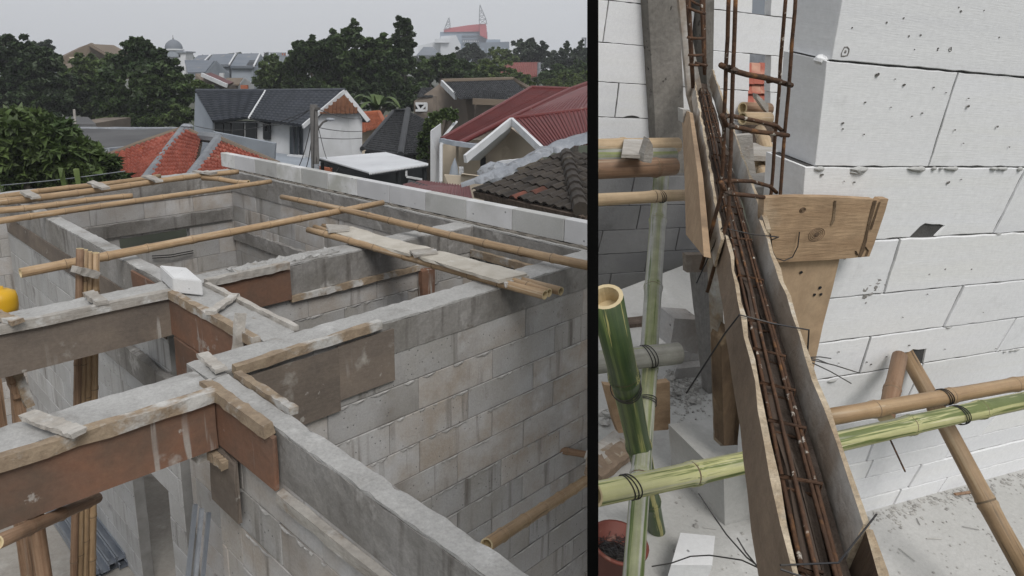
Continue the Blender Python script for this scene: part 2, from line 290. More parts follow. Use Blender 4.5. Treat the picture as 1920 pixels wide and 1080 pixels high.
def bamboo(name, label, fr, p0, p1, r0, r1, m, group=None, bow=.0, node=.33, solid=False, n=14, cat='pole', cut=BAMC):
    """a cane: swollen joints, slight bow, hollow sawn ends; mesh runs along its own z"""
    W0, W1 = fr.world(p0), fr.world(p1); d = W1-W0; Ln = float(np.linalg.norm(d)); d = d/Ln
    rings, z = [(0, 1.0)], 0.0; off = random.uniform(.1, node); zz = off
    while zz < Ln-.03:
        for dz, s in ((-.05, 1.0), (-.016, 1.03), (-.005, 1.12), (0, 1.05), (.006, 1.15), (.018, 1.04), (.05, 1.0)):
            if 0.001 < zz+dz < Ln-.001: rings.append((zz+dz, s))
        zz += node*random.uniform(.85, 1.2)
    rings.append((Ln, 1.0)); rings.sort(); V, Fc = [], []; ph = random.uniform(0, 6.3)
    cen = lambda t: np.array([math.cos(ph)*bow*.4*math.sin(2*math.pi*t), math.sin(ph)*bow*.4*math.sin(2*math.pi*t), 0])
    for (z, s) in rings:
        t = z/Ln; r = (r0+(r1-r0)*t)*s; c = cen(t)+np.array([0, bow*math.sin(math.pi*t), 0])*0
        for k in range(n):
            a = 2*math.pi*k/n; V.append((c[0]+r*math.cos(a), c[1]+r*math.sin(a), z))
    for i in range(len(rings)-1):
        for k in range(n): a, b = i*n+k, i*n+(k+1) % n; Fc.append((a, b, b+n, a+n))
    nside = len(Fc)
    for e, (i, dz, rr) in enumerate(((0, .04, r0), (len(rings)-1, -.04, r1))):
        k0 = len(V); c = np.array(V[i*n:(i+1)*n]).mean(0)
        if solid: V.append(tuple(c)); Fc += [((i*n+(k+1) % n), i*n+k, k0) if e == 0 else (i*n+k, (i*n+(k+1) % n), k0) for k in range(n)]; continue
        for q in (0, dz):
            for k in range(n): a = 2*math.pi*k/n; V.append((c[0]+.76*rr*math.cos(a), c[1]+.76*rr*math.sin(a), c[2]+q))
        for k in range(n):
            a, b = i*n+k, i*n+(k+1) % n; p, q = k0+k, k0+(k+1) % n
            Fc += [(b, a, p, q), (q, p, p+n, q+n)] if e == 0 else [(a, b, q, p), (p, q, q+n, p+n)]
        Fc.append(tuple(k0+n+k for k in range(n)) if e == 1 else tuple(k0+n+k for k in range(n))[::-1])
    me = me_from(V, Fc, m, True); me.materials.append(cut); me.materials.append(NODE)
    for i in range(len(rings)-1):
        if rings[i+1][0]-rings[i][0] < .0058:
            for k in range(n): me.polygons[i*n+k].material_index = 2
    for i in range(nside, len(me.polygons)): me.polygons[i].material_index = 1; me.polygons[i].use_smooth = False
    o = add(name, me, None, None, None, label, cat, group)
    o.matrix_world = Matrix.Translation(Vector(W0)) @ Vector(d).to_track_quat('Z', 'Y').to_matrix().to_4x4()
    return o
def tie(name, fr, par, p, d, r, m=WIRE, turns=2, wr=.0018, skew=.3):
    """turns of binding wire round a point of a pole; a part of the pole"""
    p, d = np.array(p, float), nrm(d); a = nrm(np.cross(d, [.31, .2, .9])); b = np.cross(d, a); vf = []
    for t in range(turns):
        pts = [p+d*((t-turns/2)*wr*4)+(a*math.cos(q)+b*math.sin(q))*r+d*skew*r*math.sin(q+.5*t) for q in np.linspace(0, 2*math.pi, 22)]
        vf.append(tube(pts, wr, 5, False))
    v, f = merge(*vf); Mi = par.matrix_world.inverted()
    V = [tuple(Mi @ Vector(fr.world(q))) for q in v]
    return add(name, me_from(V, f, m), par)

# ---------------------------------------------------------------- block walls in the left building
_bm = {}
def block_mesh(lx, ly, lz, m):
    """an aerated block with eased edges, centred on x and y, standing on z = 0"""
    key = (round(lx, 3), round(ly, 3), round(lz, 3), m.name)
    if key not in _bm:
        c = .004; V, Fc = [], []
        X, Y, Z = lx/2, ly/2, lz
        for (sx, sy) in ((-1, -1), (1, -1), (1, 1), (-1, 1)):
            V += [(sx*(X-c), sy*(Y-c), 0), (sx*X, sy*(Y-c) if 0 else sy*(Y-c), c), (sx*X, sy*(Y-c), Z-c), (sx*(X-c), sy*(Y-c), Z),
                  (sx*(X-c), sy*Y, c), (sx*(X-c), sy*Y, Z-c)]
        q = lambda k, j: k*6+j
        Fc = [(q(3, 0), q(2, 0), q(1, 0), q(0, 0)), (q(0, 3), q(1, 3), q(2, 3), q(3, 3)),
              (q(0, 4), q(1, 4), q(1, 5), q(0, 5)), (q(2, 4), q(3, 4), q(3, 5), q(2, 5)),
              (q(1, 1), q(2, 1), q(2, 2), q(1, 2)), (q(3, 1), q(0, 1), q(0, 2), q(3, 2)),
              (q(0, 5), q(1, 5), q(1, 3), q(0, 3)), (q(2, 5), q(3, 5), q(3, 3), q(2, 3)), (q(1, 2), q(2, 2), q(2, 3), q(1, 3)), (q(3, 2), q(0, 2), q(0, 3), q(3, 3)),
              (q(0, 0), q(1, 0), q(1, 4), q(0, 4)), (q(2, 0), q(3, 0), q(3, 4), q(2, 4)), (q(1, 0), q(2, 0), q(2, 1), q(1, 1)), (q(3, 0), q(0, 0), q(0, 1), q(3, 1)),
              (q(0, 1), q(0, 4), q(0, 5), q(0, 2)), (q(1, 4), q(1, 1), q(1, 2), q(1, 5)), (q(2, 1), q(2, 4), q(2, 5), q(2, 2)), (q(3, 4), q(3, 1), q(3, 2), q(3, 5))]
        _bm[key] = me_from(V, Fc, m)
    return _bm[key]
def block_wall(label, axis, a0, a1, c0, c1, z0, z1, m=AACL, openings=(), lx=.68, lz=.222, fr=L, name='block_wall', phase=0., beads=None, cat='wall', mort=MORT, ztop=None, zcut=-9):
    """courses laid from z1 downwards; axis 0: runs along x, axis 1: runs along y; c0..c1 is the thickness"""
    base = (a0, (c0+c1)/2, z0) if axis == 0 else ((c0+c1)/2, a0, z0)
    T = Thing(name, label, cat, fr, base); core = []; bead = []
    g = .0048; z = z1; row = 0; dc = c1-c0
    P = lambda a, c, zz: (a, c, zz) if axis == 0 else (c, a, zz)
    while z > z0+.02:
        h = min(lz, z-z0); zb = z-h; cuts = [(a0, a1)]
        for (oa, ob, oz0, oz1) in openings:
            if oz0 < z-h/2 < oz1:
                new = []
                for (s, e) in cuts:
                    if ob <= s or oa >= e: new.append((s, e)); continue
                    if oa > s: new.append((s, oa))
                    if ob < e: new.append((ob, e))
                cuts = new
        off = phase+(row % 2)*lx/2+(.1 if row % 3 == 2 else 0)
        for (s, e) in cuts:
            if e-s < .02: continue
            bx = box(s, e, c0+.006, c1-.006, zb, z) if axis == 0 else box(c0+.006, c1-.006, s, e, zb, z); core.append(bx)
            edges = [s]; k = math.floor((s-off)/lx)+1
            while off+k*lx < e-.03:
                if off+k*lx > s+.03: edges.append(off+k*lx)
                k += 1
            edges.append(e)
            for p, q in zip(edges[:-1], edges[1:]):
                if z < zcut: continue
                ln = q-p-g; full = abs(ln-(lx-g)) < .002
                me = block_mesh(ln, dc, h-g, m)
                o = bpy.data.objects.new('block', me); C.objects.link(o); o.parent = T.o
                pr = random.uniform(-.0025, .0025)
                loc = np.array(P((p+q)/2, (c0+c1)/2+pr, zb+g/2))-T.base
                o.matrix_local = Matrix.Translation(Vector(loc)) @ Matrix.Rotation(random.uniform(-.003, .003) + (0 if axis == 0 else math.pi/2), 4, 'Z')
                if beads is not None and z > zcut:
                    for _ in range(int(ln/.05)):
                        if random.random() < .42:
                            t = random.uniform(p, q); lx2 = random.uniform(.012, .08); hh = random.uniform(.005, .012)
                            c = c0-.002 if beads == 0 else c1+.002
                            s_ = -1 if beads == 0 else 1
                            pts = [(t-lx2, 0, 0), (t-lx2*.5, .006, hh*.5), (t, .009, hh*.8), (t+lx2*.6, .006, hh*.6), (t+lx2, 0, 0), (t+lx2*.5, .004, -hh), (t-lx2*.3, .006, -hh*1.5)]
                            V = [P(a, c+s_*d_, zb+zz) for a, d_, zz in pts]+[P(t, c+s_*.012, zb-hh*.1)]
                            n_ = len(pts); bead.append((V, [(i, (i+1) % n_, n_) for i in range(n_)]))
        z = zb; row += 1
    T.part('mortar', merge(*core), mort)
    if bead: T.part('squeezed_mortar', merge(*bead), MORL, 'stuff')
    return T

# ================================================================ THE SETTING
v = [(-700, -60, -3), (700, -60, -3), (700, 800, -3), (-700, 800, -3)]
add('ground', me_from(v, [(0, 1, 2, 3)], GRND), kind='structure')
FL = -CZ                                    # storey floor in camera-relative height
ZT = -1.5                                   # top of the ring beams
ob = add('floor', me_from(*[x for x in box(-2.5, 5.2, 0.2, 10.2, FL-.25, FL)], FLOL), kind='structure'); ob.matrix_world = L.mat((0, 0, 0))

# ================================================================ LEFT BUILDING
def beam(label, x0, x1, y0, y1, zt=ZT, h=.25, seg=.07, amp=.007, edge=1.0):
    T = Thing('ring_beam', label, 'beam', L, ((x0+x1)/2, (y0+y1)/2, zt-h))
    T.part('concrete', rough(x0, x1, y0, y1, zt-h, zt-.012, seg, amp*.5, .3), CONC)
    T.part('cement_top', rough(x0+.002, x1-.002, y0+.002, y1-.002, zt-.016, zt, .05, amp*.20, .5, 1.1*edge), CONT)
    return T
def board(T, x0, x1, y0, y1, z0, z1, m, label=None, name='formwork_board'): return T.part(name, rough(x0, x1, y0, y1, z0, z1, .25, .003), m, None, label)
def batten(T, p0, p1, w_=.05, h_=.05, m=BATT, name='batten'): return T.part(name, rbar(p0, p1, w_, h_, n=16, amp=.0026), m)
EX = 4.70                                   # inner face of the right-hand party wall
BV = 9.8                                    # face of the back wall
# near deep beam, front right of the crossing
A1 = beam('long bare concrete ring beam running toward the viewer at the bottom centre', 1.352, 1.455, .7, 3.20, edge=1.6)
board(A1, 1.318, 1.340, 2.53, 3.15, ZT-.275, ZT-.03, PLYB, 'reddish brown formwork board')
batten(A1, (1.322, 2.56, ZT-.005), (1.322, 3.17, ZT-.005), .055, .055)
batten(A1, (1.335, 1.0, ZT-.29), (1.335, 2.52, ZT-.30), .04, .055, BATG)
batten(A1, (1.478, 2.62, ZT+.008), (1.478, 3.15, ZT+.008), .04, .035)
A1.part('splice_plank', rough(1.312, 1.334, 2.9, 3.18, ZT-.62, ZT-.30, .1, .004), PLYG)
batten(A1, (1.30, 2.95, ZT-.33), (1.30, 3.16, ZT-.33), .05, .045)
block_wall('pale block wall under the near beam, left face, at the bottom centre', 1, .7, 2.98, 1.358, 1.448, FL, ZT-.25, AACL, phase=.2, beads=0)
block_wall('stained door jamb block pier under the beam corner, left of centre', 1, 2.985, 3.22, 1.362, 1.446, FL, ZT-.25, AACL, phase=.1)
# front cross beam: left half (in formwork) and right half over the big block wall
B1 = beam('front cross beam with brown formwork and batten, left of the crossing', -.6, 1.350, 3.12, 3.36)
board(B1, -.6, 1.312, 3.050, 3.072, ZT-.285, ZT-.035, PLYB)
board(B1, -.6, 1.345, 3.372, 3.392, ZT-.28, ZT-.02, PLYG)
batten(B1, (-.6, 3.055, ZT-.002), (1.315, 3.045, ZT-.008), .055, .06)
B1.part('soffit_board', rough(-.6, 1.30, 3.075, 3.37, ZT-.29, ZT-.262, .2, .003), PLYG)
batten(B1, (.71, 2.98, ZT+.045), (.60, 3.30, ZT+.045), .07, .022, BATG, 'tie_batten')
batten(B1, (1.255, 3.42, ZT-.33), (1.255, 3.10, ZT-.33), .06, .06, BATG, 'head_timber')
B1b = beam('front cross beam over the big block wall, from the crossing to the right wall', 1.457, EX-.005, 3.25, 3.48, h=.22)
batten(B1b, (1.50, 3.232, ZT-.005), (2.42, 3.232, ZT+.005), .045, .05)
board(B1b, 1.52, 2.12, 3.222, 3.238, ZT-.44, ZT-.06, PLYG, 'grey plank below the beam edge')
board(B1b, 2.125, 2.52, 3.228, 3.242, ZT-.38, ZT-.05, PLYG)
batten(B1b, (1.47, 3.53, ZT-.002), (1.42, 3.20, ZT+.03), .06, .022, BATG, 'tie_batten')
block_wall('big grey block wall with squeezed mortar joints at the centre right', 0, 1.457, EX-.01, 3.255, 3.36, FL, ZT-.22, AACL, phase=.35, beads=0)
# crossing pad
beam('square concrete pad where the two near beams cross', 1.357, 1.452, 3.205, 3.475)
# second deep beam between front and middle cross beams
A2 = beam('short deep beam with reddish formwork between front and middle cross beams', 1.80, 2.0, 3.485, 4.70)
board(A2, 1.755, 1.776, 3.62, 4.70, ZT-.29, ZT-.035, PLYB, 'reddish formwork board')
batten(A2, (1.765, 3.5, ZT-.002), (1.765, 4.66, ZT-.004), .05, .055)
batten(A2, (2.02, 3.5, ZT+.01), (2.02, 4.68, ZT+.008), .035, .03, BATG)
batten(A2, (1.74, 4.02, ZT+.035), (2.02, 4.25, ZT+.035), .055, .022, BATG, 'tie_batten')
block_wall('block wall under the short deep beam left of centre, with a door gap', 1, 3.485, 4.70, 1.80, 1.90, FL, ZT-.25, AACL, phase=.1)
A2.part('hanging_board', rough(1.752, 1.772, 4.25, 4.66, ZT-.58, ZT-.30, .1, .004), PLYB)
# middle cross beam
B2 = beam('middle cross beam with weathered formwork at the left edge', -.6, 1.83, 4.76, 4.99)
board(B2, -.6, 1.80, 4.695, 4.718, ZT-.30, ZT-.03, PLYG)
batten(B2, (-.6, 4.70, ZT), (1.80, 4.69, ZT-.005), .05, .055, BATG)
B2.part('soffit_board', rough(-.6, 1.80, 4.72, 4.98, ZT-.30, ZT-.275, .2, .003), PLYG)
batten(B2, (.86, 4.62, ZT+.04), (.78, 4.93, ZT+.04), .07, .025, BATT, 'tie_batten')
batten(B2, (1.33, 4.66, ZT+.04), (1.33, 4.92, ZT+.04), .07, .03, BATG, 'tie_batten')
batten(B2, (1.815, 4.74, ZT-.28), (1.815, 4.60, ZT-.28), .05, .12, BATG, 'head_timber')
beam('concrete crossing pad under the white block', 1.835, 2.0, 4.705, 4.99)
B2b = beam('middle cross beam right half with crumbly cement on top', 2.005, EX-.005, 4.76, 4.99)
board(B2b, 2.06, 2.70, 4.722, 4.742, ZT-.27, ZT-.03, PLYB, 'reddish formwork board')
batten(B2b, (2.03, 4.715, ZT+.005), (2.68, 4.715, ZT+.012), .05, .055, BATG)
batten(B2b, (2.70, 4.742, ZT-.275), (4.0, 4.742, ZT-.275), .035, .05)
B2b.part('rough_mortar_ridge', rough(2.3, 3.2, 4.80, 4.97, ZT-.002, ZT+.012, .03, .006), CONT)
block_wall('long block wall below the middle cross beam right half', 0, 2.005, EX-.01, 4.77, 4.87, FL, ZT-.25, AACL, phase=.15, beads=0)
# far deep beam
A3 = beam('far deep beam reaching back to the bamboo covered rear wall', 1.835, 1.96, 5.0, BV-.01)
board(A3, 1.812, 1.828, 5.02, 5.55, ZT-.28, ZT-.03, PLYB)
A3.part('formwork_strip', rough(1.826, 1.836, 5.0, BV-.1, ZT-.44, ZT-.252, .3, .003), PLYG)
block_wall('whitish stained block wall under the far deep beam at left', 1, 5.0, BV-.01, 1.838, 1.94, FL, ZT-.25, AACP, phase=.3, openings=[(5.3, 6.15, FL, ZT-1.75)])
Lt = Thing('lintel_beam', 'grey lintel beam over the door gap seen below the middle beam', 'beam', L, (1.80, 5.7, ZT-1.0))
Lt.part('concrete', rough(1.775, 1.835, 4.9, 6.6, ZT-.92, ZT-.70, .1, .005), CONC)
# back wall and party wall
BB = beam('rear wall ring beam with bamboo canes lying along its top', -1.2, EX+.15, BV, BV+.16, h=.32)
block_wall('rear block wall of the far room below the bamboo canes', 0, -1.2, EX+.14, BV+.01, BV+.13, FL, ZT-.32, AACL, phase=.05, openings=[(3.1, 4.05, ZT-1.0, ZT-.72)])
single('lintel_beam', 'concrete band low on the rear block wall', 'beam', L, rough(1.97, EX-.02, BV-.035, BV+.008, ZT-.72, ZT-.55, .1, .004), CONC)
RB = beam('party wall ring beam under the white parapet at right', EX, EX+.15, 3.0, BV-.005, h=.30)
RB.part('mortar_bed', rough(EX+.03, EX+.15, 3.45, BV+.1, ZT+.0, ZT+.016, .03, .006, 1.0), MORB)
block_wall('party block wall at the right of the far rooms', 1, 2.2, BV-.01, EX+.01, EX+.13, FL, ZT-.30, AACL, phase=.25, openings=[(4.05, 4.72, ZT-1.2, ZT-.36)])
single('lintel_beam', 'concrete band on the inside of the party wall in the far room', 'beam', L, rough(EX-.03, EX+.008, 5.0, BV-.04, ZT-1.02, ZT-.84, .1, .004), CONC)
fw = Thing('window_formwork', 'timber window formwork on the party wall between middle and front beams', 'formwork', L, (EX, 4.3, ZT-.36))
batten(fw, (EX-.03, 3.5, ZT-.27), (EX-.03, 4.76, ZT-.26), .04, .07); batten(fw, (EX-.02, 3.9, ZT-.40), (EX-.02, 4.75, ZT-.38), .04, .05, BATG)
fw.part('prop_board', rough(4.0, 4.15, 4.70, 4.755, ZT-.62, ZT-.30, .1, .004), PLYB)
PW = Thing('parapet', 'single course of new white blocks along the party wall top', 'wall', L, (EX+.1, 3.0, ZT))
y = 3.22; k = 0
while y < BV+.2:
    ln = .6 if k else .5
    if y+ln > BV+.35: ln = BV+.35-y
    me = block_mesh(.1, ln-.006, .2, (AACN, AACG)[k in (1, 3, 7, 9)])
    o = bpy.data.objects.new('block', me); C.objects.link(o); o.parent = PW.o
    o.matrix_local = Matrix.Translation(Vector(np.array((EX+.098+random.uniform(-.003, .003), y+ln/2, ZT+.02))-PW.base)) @ Matrix.Rotation(random.uniform(-.004, .004), 4, 'Z')
    y += ln; k += 1
# wooden stubs, planks, white block ------------------------------------------------
Tb = L.plane(343, 530, 2, ZT+.0)
wb = Thing('loose_block', 'single smooth white block lying on the beam crossing', 'block', L, (1.90, 4.72, ZT+.01))
cs = [L.plane(x, yy, 2, ZT+.115) for x, yy in ((324, 514+7), (381, 521), (350, 494), (299, 497))]
v0 = L.plane(324, 521, 2, ZT+.115); v1 = L.plane(379, 526, 2, ZT+.115); v3 = L.plane(299, 497, 2, ZT+.115); v2 = v1+(v3-v0)
tops = [v0, v1, v2, v3]; V = [tuple(p-np.array([0, 0, .105])) for p in tops]+[tuple(p) for p in tops]
bmx = bmesh.new(); bvs = [bmx.verts.new(Vector(p)-Vector(wb.base)) for p in V]
for f in BF: bmx.faces.new([bvs[i] for i in f])
bmesh.ops.recalc_face_normals(bmx, faces=bmx.faces); bmesh.ops.bevel(bmx, geom=bmx.edges[:], offset=.006, segments=2, affect='EDGES')
me = bpy.data.meshes.new('m'); bmx.to_mesh(me); bmx.free(); me.materials.append(AACS); add('block', me, wb.o)
for (xa, ya, xb, yb, lab) in ((442, 650, 452, 588, 'taller grey timber stub standing by the beam crossing'), (494, 645, 503, 610, 'shorter split grey timber stub right of the taller one')):
    p = L.plane(xa, ya, 1, 3.62 if xa < 460 else 3.70); q = L.plane(xb, yb, 1, 3.66 if xa < 460 else 3.72)
    vf = rbar(p-np.array([0, 0, .08]), q, .055, .04, (0, 1, 0), .003, 6)
    if xa > 460: vf = merge(rbar(p-np.array([.012, 0, .08]), q-np.array([.012, 0, 0]), .03, .035, (0, 1, 0), .003, 6), rbar(p+np.array([.024, .01, -.08]), q+np.array([.024, .01, -.022]), .028, .035, (0, 1, 0), .003, 6))
    single('timber_stub', lab, 'timber', L, vf, BATG)
# plank pair over the middle room
zp = ZT+.075
def plank(px, lab, m, z=zp, th=.022, name='plank', sag=0):
    c = [L.plane(a, b, 2, z) for a, b in px]; n = 10; V, Fc = [], []
    for i in range(n+1):
        t = i/n
        for s in (0, 1):
            for k in (0, 1):
                a = c[0] if s == 0 else c[3]; b = c[1] if s == 0 else c[2]
                p = a+(b-a)*t; V.append((p[0]+RNG.normal(0, .004), p[1]+RNG.normal(0, .004), p[2]-k*th+sag*math.sin(math.pi*t)+RNG.normal(0, .002)))
    for i in range(n):
        a = i*4; b = a+4
        Fc += [(a, b, b+2, a+2), (a+1, a+3, b+3, b+1), (a, a+1, b+1, b), (a+2, b+2, b+3, a+3)]
    Fc += [(0, 2, 3, 1), (4*n, 4*n+1, 4*n+3, 4*n+2)]
    return single(name, lab, 'plank', L, (V, Fc), m)
PLK = mat('plank_pale', (.46, .43, .38), (.37, .34, .29), 3, (2, 2, 2), .85, .4, 25, .08, spots=[((.28, .24, .19), 3.5, .6, .76), ((.56, .55, .52), 5, .6, .74)])
plank([(612, 430), (768, 476), (815, 466), (660, 424)], 'warped pale plank, upper left of the two laid on bamboo', PLK, zp, sag=-.01)
plank([(782, 480), (935, 526), (990, 512), (822, 470)], 'pale plank, lower right of the two laid on bamboo', PLK, zp-.002)
plank([(935, 520), (948, 531), (992, 517), (980, 507)], 'short cement caked cross piece under the plank end', BATG, zp-.022, .03, 'timber_block')
plank([(769, 469), (777, 478), (822, 472), (812, 464)], 'thin cross batten between the two planks', BATG, zp+.02, .018, 'timber_block')
plank([(612, 421), (616, 432), (656, 429), (652, 422)], 'small cross batten at the far end of the plank walk', BATG, zp+.02, .02, 'timber_block')

# bamboo canes of the left building --------------------------------------------------
G1 = 'bamboo canes laid across the beams'
def lz(px, py, z): return L.plane(px, py, 2, z)
zr = ZT+.035
def cane(a, b, za, zb, r0, r1, lab, m=BAMT, grp=G1, bow=.028): return bamboo('bamboo_pole', lab, L, lz(*a, za), lz(*b, zb), r0, r1, m, grp, bow)
cane((38, 512), (718, 380), ZT+.06, ZT+.11, .036, .029, 'long cane crossing the far rooms from the left beam to the parapet')
cane((528, 369), (1112, 500), ZT+.135, ZT+.065, .026, .036, 'cane running from the far room over the cross beams to the right edge')
cane((578, 431), (1022, 553), ZT+.03, ZT+.03, .028, .032, 'front cane of the bundle carrying the two pale planks')
cane((590, 426), (1030, 549), ZT+.028, ZT+.028, .026, .030, 'middle cane of the bundle under the planks')
cane((606, 424), (1052, 546), ZT+.026, ZT+.026, .026, .030, 'back cane of the bundle under the planks, reaching farthest right')
cane((-12, 416), (508, 340), ZT+.04, ZT+.04, .032, .028, 'lowest cane along the rear wall, ending at the white parapet')
cane((-12, 396), (248, 367), ZT+.03, ZT+.03, .034, .030, 'short cane below the rear wall bundle, ending left of centre')
cane((-12, 380), (446, 322), ZT+.05, ZT+.06, .040, .034, 'thickest front cane lying on the rear wall top')
cane((-12, 372), (300, 330), ZT+.06, ZT+.06, .034, .03, 'back cane lying on the rear wall top behind the thickest one')
cane((380, 334), (466, 342), ZT+.045, ZT+.045, .032, .030, 'short stub of cane lying across the rear wall canes')
for i, (a, b) in enumerate((((48, 360), (66, 370)), ((172, 343), (196, 352)), ((275, 331), (295, 338)), ((372, 322), (396, 325)))):
    p, q = lz(*a, ZT+.115), lz(*b, ZT+.115); d = nrm(q-p)
    single('timber_block', ['cement caked wood scrap on the rear canes, leftmost of four', 'wood scrap on the rear canes, second from left of four', 'wood scrap on the rear canes, third from left of four', 'wood scrap on the rear canes, nearest the white parapet'][i], 'wood scrap', L,
           rbar(p-d*.06, q+d*.06, .09, .03, (0, 0, 1), .005, 4), BATG, 'wood scraps on the rear wall canes')
bamboo('bamboo_pole', 'cane sticking out of the room below the big block wall at bottom right', L, L.plane(912, 1022, 1, 1.95), L.plane(1112, 893, 1, 2.75), .030, .034, BAMT, G1)
pn = L.plane(1040, 842, 1, 3.30); bamboo('bamboo_pole', 'dark cane stuck in a hole of the big block wall at right', L, pn, pn+np.array([.9, -.62, -.30])*.55, .028, .028, BAMD, G1)
# props and stored things in the left rooms
G2 = 'bamboo props standing in a bundle'
for i, (xt, yt, xb) in enumerate(((150, 466, 140), (158, 468, 150), (166, 472, 160), (178, 474, 172))):
    pt_ = L.plane(xt, yt, 1, 5.2+.02*i); pb = L.plane(xb, 1000, 1, 5.2+.02*i); d = (pb-pt_); d = d/abs(d[2]); pb = pt_+d*(pt_[2]-FL-.01)
    bamboo('bamboo_prop', ['leftmost upright cane of the prop bundle at left', 'second upright cane from the left of the prop bundle', 'third upright cane from the left of the prop bundle', 'thickest rightmost upright cane of the prop bundle'][i], L, pb, pt_, .026+.006*(i == 3), .024+.006*(i == 3), BAMT if i else BAMD, G2, cat='prop')
p, q = L.plane(138, 505, 1, 5.14), L.plane(182, 515, 1, 5.18); single('timber_block', 'short grey timber nailed across the upright prop bundle', 'timber', L, rbar(p, q, .06, .05, (0, 0, 1), .003, 5), BATG)
p, q = L.plane(-8, 1018, 1, 2.7), L.plane(182, 934, 1, 3.5); bamboo('bamboo_pole', 'short brown cane crossing below the front beam at lower left', L, p, q, .026, .026, BAMD, G1)
p = L.plane(62, 940, 1, 3.2); q = L.plane(84, 1085, 1, 3.15); d = q-p; d = d/abs(d[2])
bamboo('bamboo_prop', 'leaning brown timber prop under the front beam at lower left', L, p+d*(p[2]-FL-.01), p+np.array([0, 0, .0]), .03, .03, BAMD, G2, cat='prop')
for i, (a, b, yv) in enumerate((((28, 690), (38, 800), 4.9), ((14, 692), (34, 745), 4.86), ((30, 692), (56, 760), 4.84))):
    p, q = L.plane(*a, 1, yv), L.plane(*b, 1, yv)
    if i == 0: d = q-p; d = d/abs(d[2]); q = p+d*(p[2]-FL-.01)
    single('timber_prop', ['upright round prop under the middle beam at the left edge', 'short brace nailed left of the edge prop', 'slanting brace right of the edge prop'][i], 'prop', L, rbar(p, q, .07 if i == 0 else .05, .05, (0, 1, 0), .004, 8), BAMD if i < 2 else BATT)
SP = ['top steel channel of the stack on the floor at lower left', 'second steel channel of the floor stack', 'third steel channel of the floor stack', 'fourth steel channel of the floor stack', 'fifth steel channel of the floor stack', 'sixth steel channel of the floor stack']
pa, pb = L.plane(205, 1062, 2, FL+.10), L.plane(95, 905, 2, FL+.10); d = nrm(pb-pa); sd_ = nrm(np.cross(d, [0, 0, 1]))
for i in range(8):
    c = i % 4; r_ = i//4; o_ = sd_*(.085*(c-1.5)) + np.array([0, 0, FL+.012+.06*r_-pa[2]])+d*random.uniform(-.05, .08)
    a, b = pa+o_, pb+o_+d*.9; u = np.array([0, 0, 1.])
    sec = [(-.04, 0), (.04, 0), (.04, .05), (.025, .05), (.025, .045), (.036, .045), (.036, .004), (-.036, .004), (-.036, .045), (-.025, .045), (-.025, .05), (-.04, .05)]
    n_ = len(sec); V = [tuple(a+sd_*s+u*h) for s, h in sec]+[tuple(b+sd_*s+u*h) for s, h in sec]
    Fc = [(i2, (i2+1) % n_, (i2+1) % n_+n_, i2+n_) for i2 in range(n_)]+[tuple(range(n_))[::-1], tuple(range(n_, 2*n_))]
    single('steel_channel', ['leftmost', 'second from left', 'third from left', 'rightmost'][c]+' steel channel in the '+['bottom', 'top'][r_]+' layer of the floor stack at lower left', 'steel channel', L, (V, Fc), STEEL, 'steel channels stacked on the floor')
# jack stand / rail stack by the door jamb at lower middle
jp = L.plane(372, 985, 0, 1.25)
for i in range(3):
    a = L.plane(366+9*i, 945, 1, 3.35); b = L.plane(352+10*i, 1085, 1, 3.25); d = b-a; d = d/abs(d[2])
    single('steel_channel', ['bluish steel rail leaning in the doorway, left one', 'bluish steel rail leaning in the doorway, middle one', 'bluish steel rail leaning in the doorway, right one'][i], 'steel rail', L, rbar(a+np.array([.02*i, .03*i, -.05*i]), a+np.array([.02*i, .03*i, 0])+d*(a[2]-FL-.005), .020, .018, (0, 1, 0), .001, 6), (STEEL, CEMG, STEEL)[i], 'steel rails leaning in the doorway')
# yellow drum at the left edge
c = L.plane(2, 567, 1, 6.2); pr = [(.001, -.10), (.06, -.10), (.105, -.085), (.115, -.03), (.115, .03), (.105, .075), (.06, .1), (.03, .105), (.028, .125), (.001, .125)]
V, Fc = [], []
for r_, h in pr:
    for k in range(20): a = 2*math.pi*k/20; V.append((c[0]+r_*math.cos(a), c[1]+r_*math.sin(a), c[2]+h))
for i in range(len(pr)-1):
    for k in range(20): a, b = i*20+k, i*20+(k+1) % 20; Fc.append((a, b, b+20, a+20))
single('plastic_drum', 'rounded yellow plastic drum cut by the left edge', 'drum', L, (V, Fc), YELL, smooth=True)
sh = L.plane(0, 590, 1, 6.2)
single('timber_shelf', 'dark timber bearer holding the yellow drum at the left edge', 'timber', L, merge(rbar((c[0]-.8, c[1], c[2]-.13), (c[0]+.12, c[1], c[2]-.13), .12, .05), rbar((c[0]-.1, c[1]+.02, c[2]-.155), (c[0]-.1, c[1]+.02, FL+.01), .06, .06, (0, 1, 0))), BAMD)
# cables in the rear opening
cb = [L.plane(285, 480, 1, BV-.05), L.plane(320, 478, 1, BV-.08), L.plane(362, 470, 1, BV-.05)]
single('cable', 'black cable sagging across the low opening in the rear wall', 'cable', L, merge(tube(cb, .008, 5), tube([p-np.array([0, 0, .03]) for p in cb], .008, 5)), WIRE)

#@@RIGHT@@
# ================================================================ DIVIDER BOARD ADDED BETWEEN THE TWO SITES
d0 = .95; V = []
for yy in (1130, -40):
    for (xx, dd, sh) in ((1101, d0, 0), (1122, d0, 0), (1121, d0*1.12, 0), (1103, d0*1.12, 0)): V.append(tuple(pt(xx, yy, dd)-CAM))
single('divider_board', 'tall narrow matt black divider board added between the two building sites', 'board', WF, (V, BF), BLACK)

# ================================================================ RIGHT BUILDING
NW, UF, UT = 1.0846, -1.4788, -.4359       # wall face, floor, formwork top (camera-relative, in the frame R)
cl = lambda px, py, y: R.plane(px, py, 1, y)
